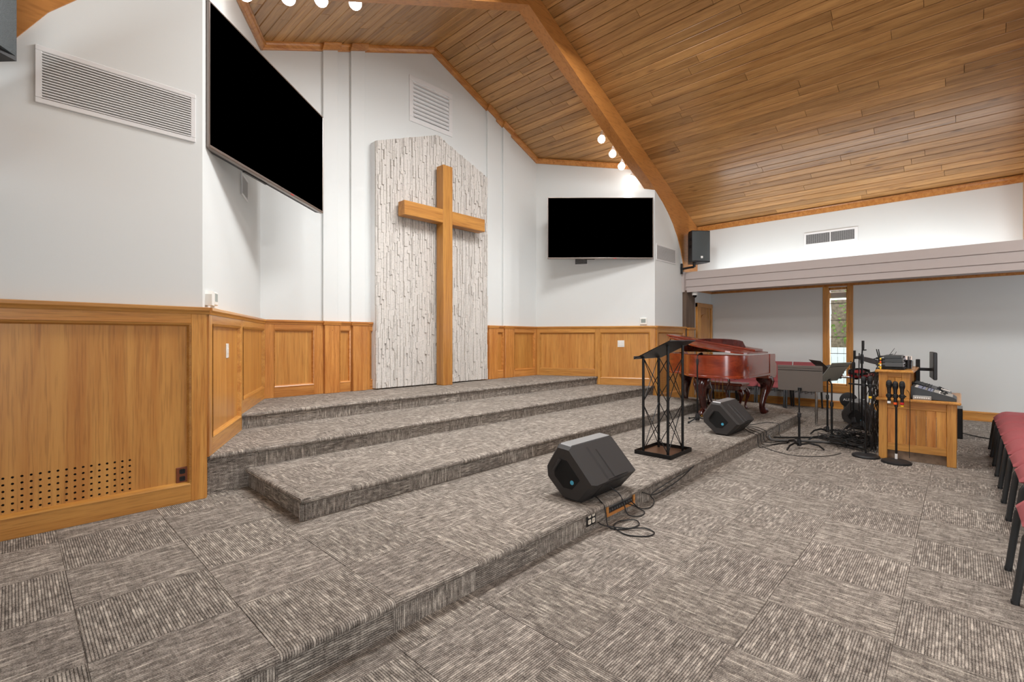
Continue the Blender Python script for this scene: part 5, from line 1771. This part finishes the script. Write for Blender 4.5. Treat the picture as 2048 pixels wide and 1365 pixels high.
pm_ = thing('microphone_stand', 'slim black microphone stand standing close in front of the piano', 'microphone stand', (6.66, 2.70, P1))
tripod_base(pm_, 1.0, 0.22, a0=0.9, rise=0.06)
MB().tube([(0, 0, 0.05), (0, 0, 0.86)], 0.011, 10).build('pole', 'black_metal', pm_, smooth=40)
MB().tube([(0, 0, 0.86), (0.05, 0.02, 0.93), (0.22, 0.06, 0.95)], 0.006, 8).build('gooseneck', 'black_metal', pm_, smooth=40)
MB().lathe([(0.014, 0.80), (0.018, 0.84), (0.014, 0.89)], 10).build('clutch', 'black_plastic', pm_)
MB().lathe([(0.012, 0), (0.014, 0.05), (0.020, 0.06), (0.020, 0.09), (0.0, 0.10)], 12, T(0.20, 0.055, 0.95, ry=PI / 2)).build('microphone_head', 'rubber', pm_, smooth=40)


# ================================================================== music stands
def music_stand(loc, rz, label, z_desk, tilt, W, Hd, mat, legs='curved', a0=0.4):
    """desk faces local +y (the player); we see its back from -y"""
    t = thing('music_stand', label, 'music stand', loc, rz, 'music stands')
    MB().tube([(0, 0, 0.05), (0, 0, z_desk - 0.30)], 0.0125, 10).build('pole', 'black_metal', t, smooth=40)
    MB().tube([(0, 0, z_desk - 0.32), (0, 0, z_desk - 0.06), (0, 0.03, z_desk)], 0.009, 10).build('inner_tube', 'black_metal', t, smooth=40)
    MB().lathe([(0.016, z_desk - 0.34), (0.020, z_desk - 0.33), (0.020, z_desk - 0.29), (0.014, z_desk - 0.28)], 10).build('clutch', 'black_plastic', t)
    for k in range(3):
        a = a0 + k * 2 * PI / 3
        c, s = math.cos(a), math.sin(a)
        MB().tube([(0.01 * c, 0.01 * s, 0.05), (0.10 * c, 0.10 * s, 0.075), (0.20 * c, 0.20 * s, 0.055), (0.255 * c, 0.255 * s, 0.010)], [0.012, 0.012, 0.011, 0.009], 8).build('leg', 'black_metal', t, smooth=40)
    MB().lathe([(0.024, 0.03), (0.026, 0.05), (0.020, 0.11)], 10).build('hub', 'black_plastic', t)
    pl = T(0, 0.04, z_desk, rx=tilt)
    MB().cbox(-W / 2, W / 2, -0.003, 0.003, -0.02, Hd - 0.02, 0.002, pl).build('desk', mat, t)
    MB().cbox(-W / 2, W / 2, 0.0, 0.055, -0.024, -0.018, 0.001, pl).build('ledge', mat, t)
    MB().box(-W / 2 + 0.005, W / 2 - 0.005, -0.0042, -0.0030, Hd - 0.02 - 0.062, Hd - 0.02 - 0.056, pl).build('fold_line', 'hole_black', t)
    MB().box(-W / 2 + 0.005, W / 2 - 0.005, -0.0042, -0.0030, Hd - 0.02 - 0.034, Hd - 0.02 - 0.031, pl).build('fold_line', 'black_metal', t)
    MB().cbox(-0.02, 0.02, -0.014, -0.003, -0.02, 0.02, 0.003, pl).build('bracket', 'black_metal', t)
    return t


music_stand((6.56, 1.42, 0), -PI / 2 + 0.03, 'grey brown music stand with its desk back turned to the camera', 0.715, 0.10, 0.475, 0.31, 'stand_grey', a0=0.2)
music_stand((7.80, 1.345, 0), math.radians(-152), 'black music stand seen edge on before the window', 0.83, 0.80, 0.46, 0.30, 'black_metal', a0=0.9)
music_stand((7.20, 1.195, 0), math.radians(-20), 'pale grey green music stand tilted towards the drums', 0.80, 0.62, 0.42, 0.30, 'stand_green', a0=0.1)


# ================================================================== electronic drum kit
dk = thing('drum_kit', 'electronic drum kit with red hooped pads on a black rack', 'drums', (0, 0, 0))
MB().tube([(8.45, 1.60, 0.0), (8.45, 1.60, 0.80)], 0.019, 12).build('rack_post', 'chrome', dk, smooth=40)
MB().tube([(8.42, 0.80, 0.0), (8.42, 0.80, 1.02)], 0.019, 12).build('rack_post', 'black_metal', dk, smooth=40)
MB().tube([(8.90, 0.85, 0.0), (8.90, 0.85, 0.85)], 0.019, 12).build('rack_post', 'black_metal', dk, smooth=40)
MB().tube([(8.45, 1.62, 0.765), (8.42, 0.78, 0.765)], 0.019, 12).build('rack_bar', 'chrome', dk, smooth=40)
MB().tube([(8.42, 0.80, 0.74), (8.92, 0.84, 0.74)], 0.019, 12).build('rack_bar', 'black_metal', dk, smooth=40)
for (x, y, z) in ((8.44, 1.30, 0.765), (8.43, 1.10, 0.765), (8.43, 0.95, 0.765)):
    MB().cbox(x - 0.03, x + 0.03, y - 0.022, y + 0.022, z - 0.03, z + 0.03, 0.006).build('clamp', 'black_plastic', dk)


def pad(x, y, z, r, rx, ry, mat='drum_red'):
    m = T(x, y, z, rx=rx, ry=ry)
    o = MB().lathe([(r, -0.05), (r, 0.0), (r - 0.012, 0.003), (0.0, 0.006)], 26, m).build('drum_pad', mat, dk, smooth=40)
    MB().lathe([(r + 0.004, -0.012), (r + 0.012, -0.008), (r + 0.012, 0.010), (r - 0.004, 0.014), (r - 0.006, 0.004)], 26, m).build('hoop', 'black_metal', o, smooth=40)
    for k in range(6):
        a = k * PI / 3
        MB().cbox(r - 0.002, r + 0.018, -0.008, 0.008, -0.03, 0.018, 0.003, m @ T(0, 0, 0, rz=a)).build('lug', 'chrome', o)


pad(8.45, 1.36, 0.845, 0.10, 0.18, -0.20)
pad(8.42, 1.07, 0.850, 0.12, 0.0, -0.28)
pad(8.60, 0.93, 0.800, 0.13, -0.1, -0.2)
mod = MB().cbox(-0.03, 0.03, -0.13, 0.13, -0.07, 0.07, 0.008, T(8.36, 1.50, 0.85, ry=-0.6, rx=-0.25)).build('drum_module', 'device_grey', dk)
MB().tube([(8.42, 0.80, 1.02), (8.36, 0.86, 1.06)], 0.008, 8).build('cymbal_arm', 'black_metal', dk)
MB().lathe([(0.195, 0.0), (0.18, 0.008), (0.05, 0.018), (0.03, 0.032), (0.0, 0.034)], 28, T(8.32, 0.92, 1.015, rx=0.30, ry=-0.1)).build('cymbal_pad', 'drum_pad', dk, smooth=40)
MB().lathe([(0.15, 0.0), (0.14, 0.008), (0.04, 0.016), (0.0, 0.026)], 26, T(8.50, 0.82, 1.06, rx=-0.35)).build('cymbal_pad', 'drum_pad', dk, smooth=40)
ktm = T(9.10, 1.285, 0.355, rz=0.2, ry=-PI / 2)
kp = MB().lathe([(0.118, -0.05), (0.118, 0.0), (0.106, 0.008), (0.0, 0.010)], 28, ktm).build('kick_pad', 'drum_pad', dk, smooth=40)
MB().cbox(9.10, 9.16, 1.215, 1.355, 0.0, 0.30, 0.006).build('kick_tower', 'stand_grey', dk)
text_part('ALESIS', 0.052, 'white_mark', dk, (9.088, 1.283, 0.36), (PI / 2, 0, -PI / 2 + 0.2))
MB().cbox(8.95, 9.10, 1.255, 1.315, 0.005, 0.02, 0.004).build('kick_pedal', 'chrome', dk)


# ================================================================== cables
def smooth_path(pts, n=8):
    P = [Vector(p) for p in pts]
    P = [P[0] * 2 - P[1]] + P + [P[-1] * 2 - P[-2]]
    out = []
    for i in range(1, len(P) - 2):
        for k in range(n):
            t = k / n
            a, b_, c_, d_ = P[i - 1], P[i], P[i + 1], P[i + 2]
            out.append(0.5 * ((2 * b_) + (c_ - a) * t + (2 * a - 5 * b_ + 4 * c_ - d_) * t * t + (3 * b_ - a - 3 * c_ + d_) * t ** 3))
    out.append(P[-2])
    return out


def cable(label, pts, r=0.004, mat='cable_rubber', group=None, name='cable'):
    o = MB().tube(smooth_path(pts), r, 7).build(name, mat, None, smooth=60)
    return tag(o, label, 'cable', group)


FY = NY - 0.012
cable('black cord looped in coils on the floor below the near monitor', [(2.93, 1.96, 0.20), (2.90, 1.85, 0.15), (2.895, FY, 0.10), (2.88, 1.79, 0.012), (2.93, 1.70, 0.006), (3.06, 1.66, 0.008), (3.12, 1.72, 0.012), (3.02, 1.79, 0.012), (2.90, 1.76, 0.014), (2.86, 1.64, 0.006), (2.93, 1.53, 0.006), (3.02, 1.52, 0.006), (3.03, 1.60, 0.012), (2.93, 1.69, 0.016), (2.84, 1.80, 0.03), (2.79, FY - 0.006, 0.06)], 0.0045)
cable('black audio cable from the near monitor to the socket strip', [(3.10, 1.93, 0.22), (3.13, 1.86, 0.17), (3.14, FY, 0.11), (3.14, 1.79, 0.03), (3.22, 1.74, 0.007), (3.32, 1.75, 0.007), (3.33, 1.80, 0.02), (3.26, 1.82, 0.06), (3.20, FY, 0.085)], 0.0045)
cable('black cable hanging from the stage edge right of the socket strip', [(3.26, FY, 0.085), (3.34, 1.80, 0.02), (3.44, 1.77, 0.007), (3.55, 1.79, 0.01), (3.58, 1.81, 0.03), (3.56, FY - 0.004, 0.06), (3.64, FY - 0.004, 0.08), (3.9, FY - 0.004, 0.10), (4.25, FY - 0.004, 0.115), (4.35, FY - 0.004, 0.13)], 0.0045)
cable('second black cable sagging along the riser below the lectern', [(3.42, FY - 0.004, 0.12), (3.62, FY - 0.004, 0.055), (3.95, FY - 0.004, 0.06), (4.2, FY - 0.004, 0.09), (4.42, FY - 0.004, 0.135)], 0.005)
for k, (x0, y0) in enumerate(((6.45, 2.02), (6.50, 2.00), (6.56, 2.03), (6.62, 2.06))):
    xe = 6.30 + 0.12 * k
    cable('black cable running from the piano monitor over the stage edge, %s of four' % ('first', 'second', 'third', 'last')[k],
          [(x0, y0, P1 + 0.03), (x0 - 0.05 + 0.06 * k, 1.95, P1 + 0.006), (xe, 1.86, P1 + 0.006), (xe + 0.01, 1.815, P1 - 0.02), (xe + 0.01, 1.81, 0.06), (xe - 0.04 + 0.06 * k, 1.77, 0.006), (xe + 0.2 + 0.1 * k, 1.70 - 0.05 * k, 0.006), (xe + 0.5, 1.58, 0.006)], 0.004, group='cables of the piano monitor')
cable('thin black cable lying across the stage beside the piano monitor', [(6.60, 2.12, P1 + 0.03), (6.9, 2.06, P1 + 0.006), (7.2, 1.98, P1 + 0.006), (7.28, 1.88, P1 + 0.006), (7.28, 1.815, P1 - 0.02), (7.2, 1.80, 0.03), (7.1, 1.74, 0.006)], 0.004)
cable('thick grey cable snake crossing the floor to the desk', [(6.72, 1.80, 0.08), (6.72, 1.76, 0.03), (6.85, 1.64, 0.018), (7.0, 1.45, 0.018), (7.10, 1.20, 0.018), (7.12, 1.0, 0.018), (7.0, 0.82, 0.018)], 0.016, 'cable_grey')
cable('thick black cable snake beside the grey one', [(6.95, 1.80, 0.02), (7.15, 1.62, 0.014), (7.35, 1.40, 0.014), (7.42, 1.15, 0.014), (7.30, 0.9, 0.014)], 0.011)
cable('black cable curving over the open floor before the music stand', [(6.35, 1.78, 0.006), (6.2, 1.62, 0.006), (6.1, 1.42, 0.006), (6.15, 1.25, 0.006), (6.35, 1.08, 0.006), (6.6, 1.0, 0.006)], 0.0035)
cable('thin white tipped cord hanging down the end of the desk', [(6.60, 0.42, 0.78), (6.615, 0.40, 0.74), (6.622, 0.395, 0.62), (6.625, 0.395, 0.40), (6.622, 0.40, 0.22), (6.60, 0.398, 0.05)], 0.0028)
cable('black power cord on the floor behind the desk towards the chairs', [(9.0, 0.0, 0.03), (9.0, -0.12, 0.008), (8.9, -0.25, 0.006), (8.9, -0.45, 0.006)], 0.006)
rnd = random.Random(11)
heap = MB()
for k in range(46):
    cx, cy = rnd.uniform(6.95, 7.7), rnd.uniform(0.80, 1.15)
    r1, r2, a = rnd.uniform(0.08, 0.32), rnd.uniform(0.05, 0.16), rnd.uniform(0, 6.28)
    z0 = rnd.uniform(0.006, 0.07)
    pts = []
    for i in range(18):
        t_ = i / 17 * rnd.uniform(5.0, 6.6)
        x, y = r1 * math.cos(t_), r2 * math.sin(t_)
        pts.append((min(8.0, max(6.6, cx + x * math.cos(a) - y * math.sin(a))), max(0.72, cy + x * math.sin(a) + y * math.cos(a)), z0 + rnd.uniform(-0.004, 0.02) * (1 + k % 3)))
    heap.tube(pts, rnd.choice((0.0035, 0.0045, 0.006)), 5)
tag(heap.build('cable_heap', 'cable_rubber', None, smooth=60), 'tangled heap of black cables on the floor beside the desk', 'cables', kind='stuff')
hang = MB()
for k in range(34):
    x, y = rnd.uniform(6.74, 7.75), rnd.uniform(0.705, 0.80)
    zt_ = rnd.choice((0.62, 0.66, 0.9, 0.95, 1.0))
    pts = [(x, y - 0.005, zt_)]
    z = zt_
    while z > 0.05:
        z -= rnd.uniform(0.08, 0.2)
        pts.append((x + rnd.uniform(-0.05, 0.05), max(0.70, y + rnd.uniform(-0.02, 0.05)), max(z, 0.02)))
    hang.tube(smooth_path(pts, 4), rnd.choice((0.003, 0.004, 0.006)), 5)
tag(hang.build('hanging_cables', 'cable_rubber', None, smooth=60), 'black cables hanging behind the desk next to the drums', 'cables', kind='stuff')


# ================================================================== outside the window
gr = MB().box(11.0, 40, -20, 25, -0.45, -0.35).build('floor_garden', 'grass')
struct(gr, 'pale grass outside the window')
fe = thing('garden_fence', 'white board fence seen through the window', 'fence', (16.2, 2.6, -0.35))
bd = MB().cbox(0, 0.02, 0.004, 0.146, 0.0, 1.42, 0.003).build('fence_board', 'fence_white', fe, loc=(0, -1.4, 0))
for k in range(1, 22):
    share(bd, 'fence_board', fe, loc=(0, -1.4 + 0.15 * k, 0))
for z in (0.25, 1.15):
    MB().cbox(0.02, 0.06, -1.4, 1.9, z, z + 0.08, 0.004).build('fence_rail', 'fence_white', fe)
for k, (x, y, r, lb) in enumerate(((19.0, 3.02, 0.21, 'rough tree trunk seen through the middle of the window'), (24.5, 3.55, 0.16, 'thinner tree farther off at the right of the window'))):
    tr = thing('tree', lb, 'tree', (x, y, -0.35))
    rr = random.Random(k)
    mb = MB()
    nseg = 14
    pts = [(0.10 * math.sin(i * 0.7 + k), 0.08 * math.sin(i * 0.9), i * 0.5) for i in range(nseg)]
    mb.tube(pts, [r * (1.25 - 0.045 * i + rr.uniform(-0.06, 0.06)) for i in range(nseg)], 12).build('trunk', 'bark', tr, smooth=60)
    for j in range(5):
        a = j * 1.4 + k
        z = 2.2 + j * 0.6
        MB().tube([(0, 0, z), (0.7 * math.cos(a), 0.7 * math.sin(a), z + 0.5), (1.4 * math.cos(a), 1.4 * math.sin(a), z + 0.8)], [r * 0.35, r * 0.22, r * 0.08], 7).build('branch', 'bark', tr, smooth=60)
    lf = MB()
    for j in range(900):
        a, q = rr.uniform(0, 2 * PI), rr.uniform(0.3, 1.7)
        c = Vector((q * math.cos(a) * 0.9, q * math.sin(a), rr.uniform(1.5, 5.5)))
        u = Vector((rr.uniform(-1, 1), rr.uniform(-1, 1), rr.uniform(-1, 1))).normalized() * 0.06
        w = u.orthogonal().normalized() * 0.04
        lf.add([c - u, c + w, c + u, c - w], [(0, 1, 2, 3)])
    tag(lf.build('foliage', 'leaf', tr), kind='stuff')
ev = MB().cbox(XS + 0.14, XS + 0.62, -8.5, 4.2, 2.10, 2.22, 0.01).build('trim_eave', 'white_gloss')
struct(ev, 'white eave outside above the window')
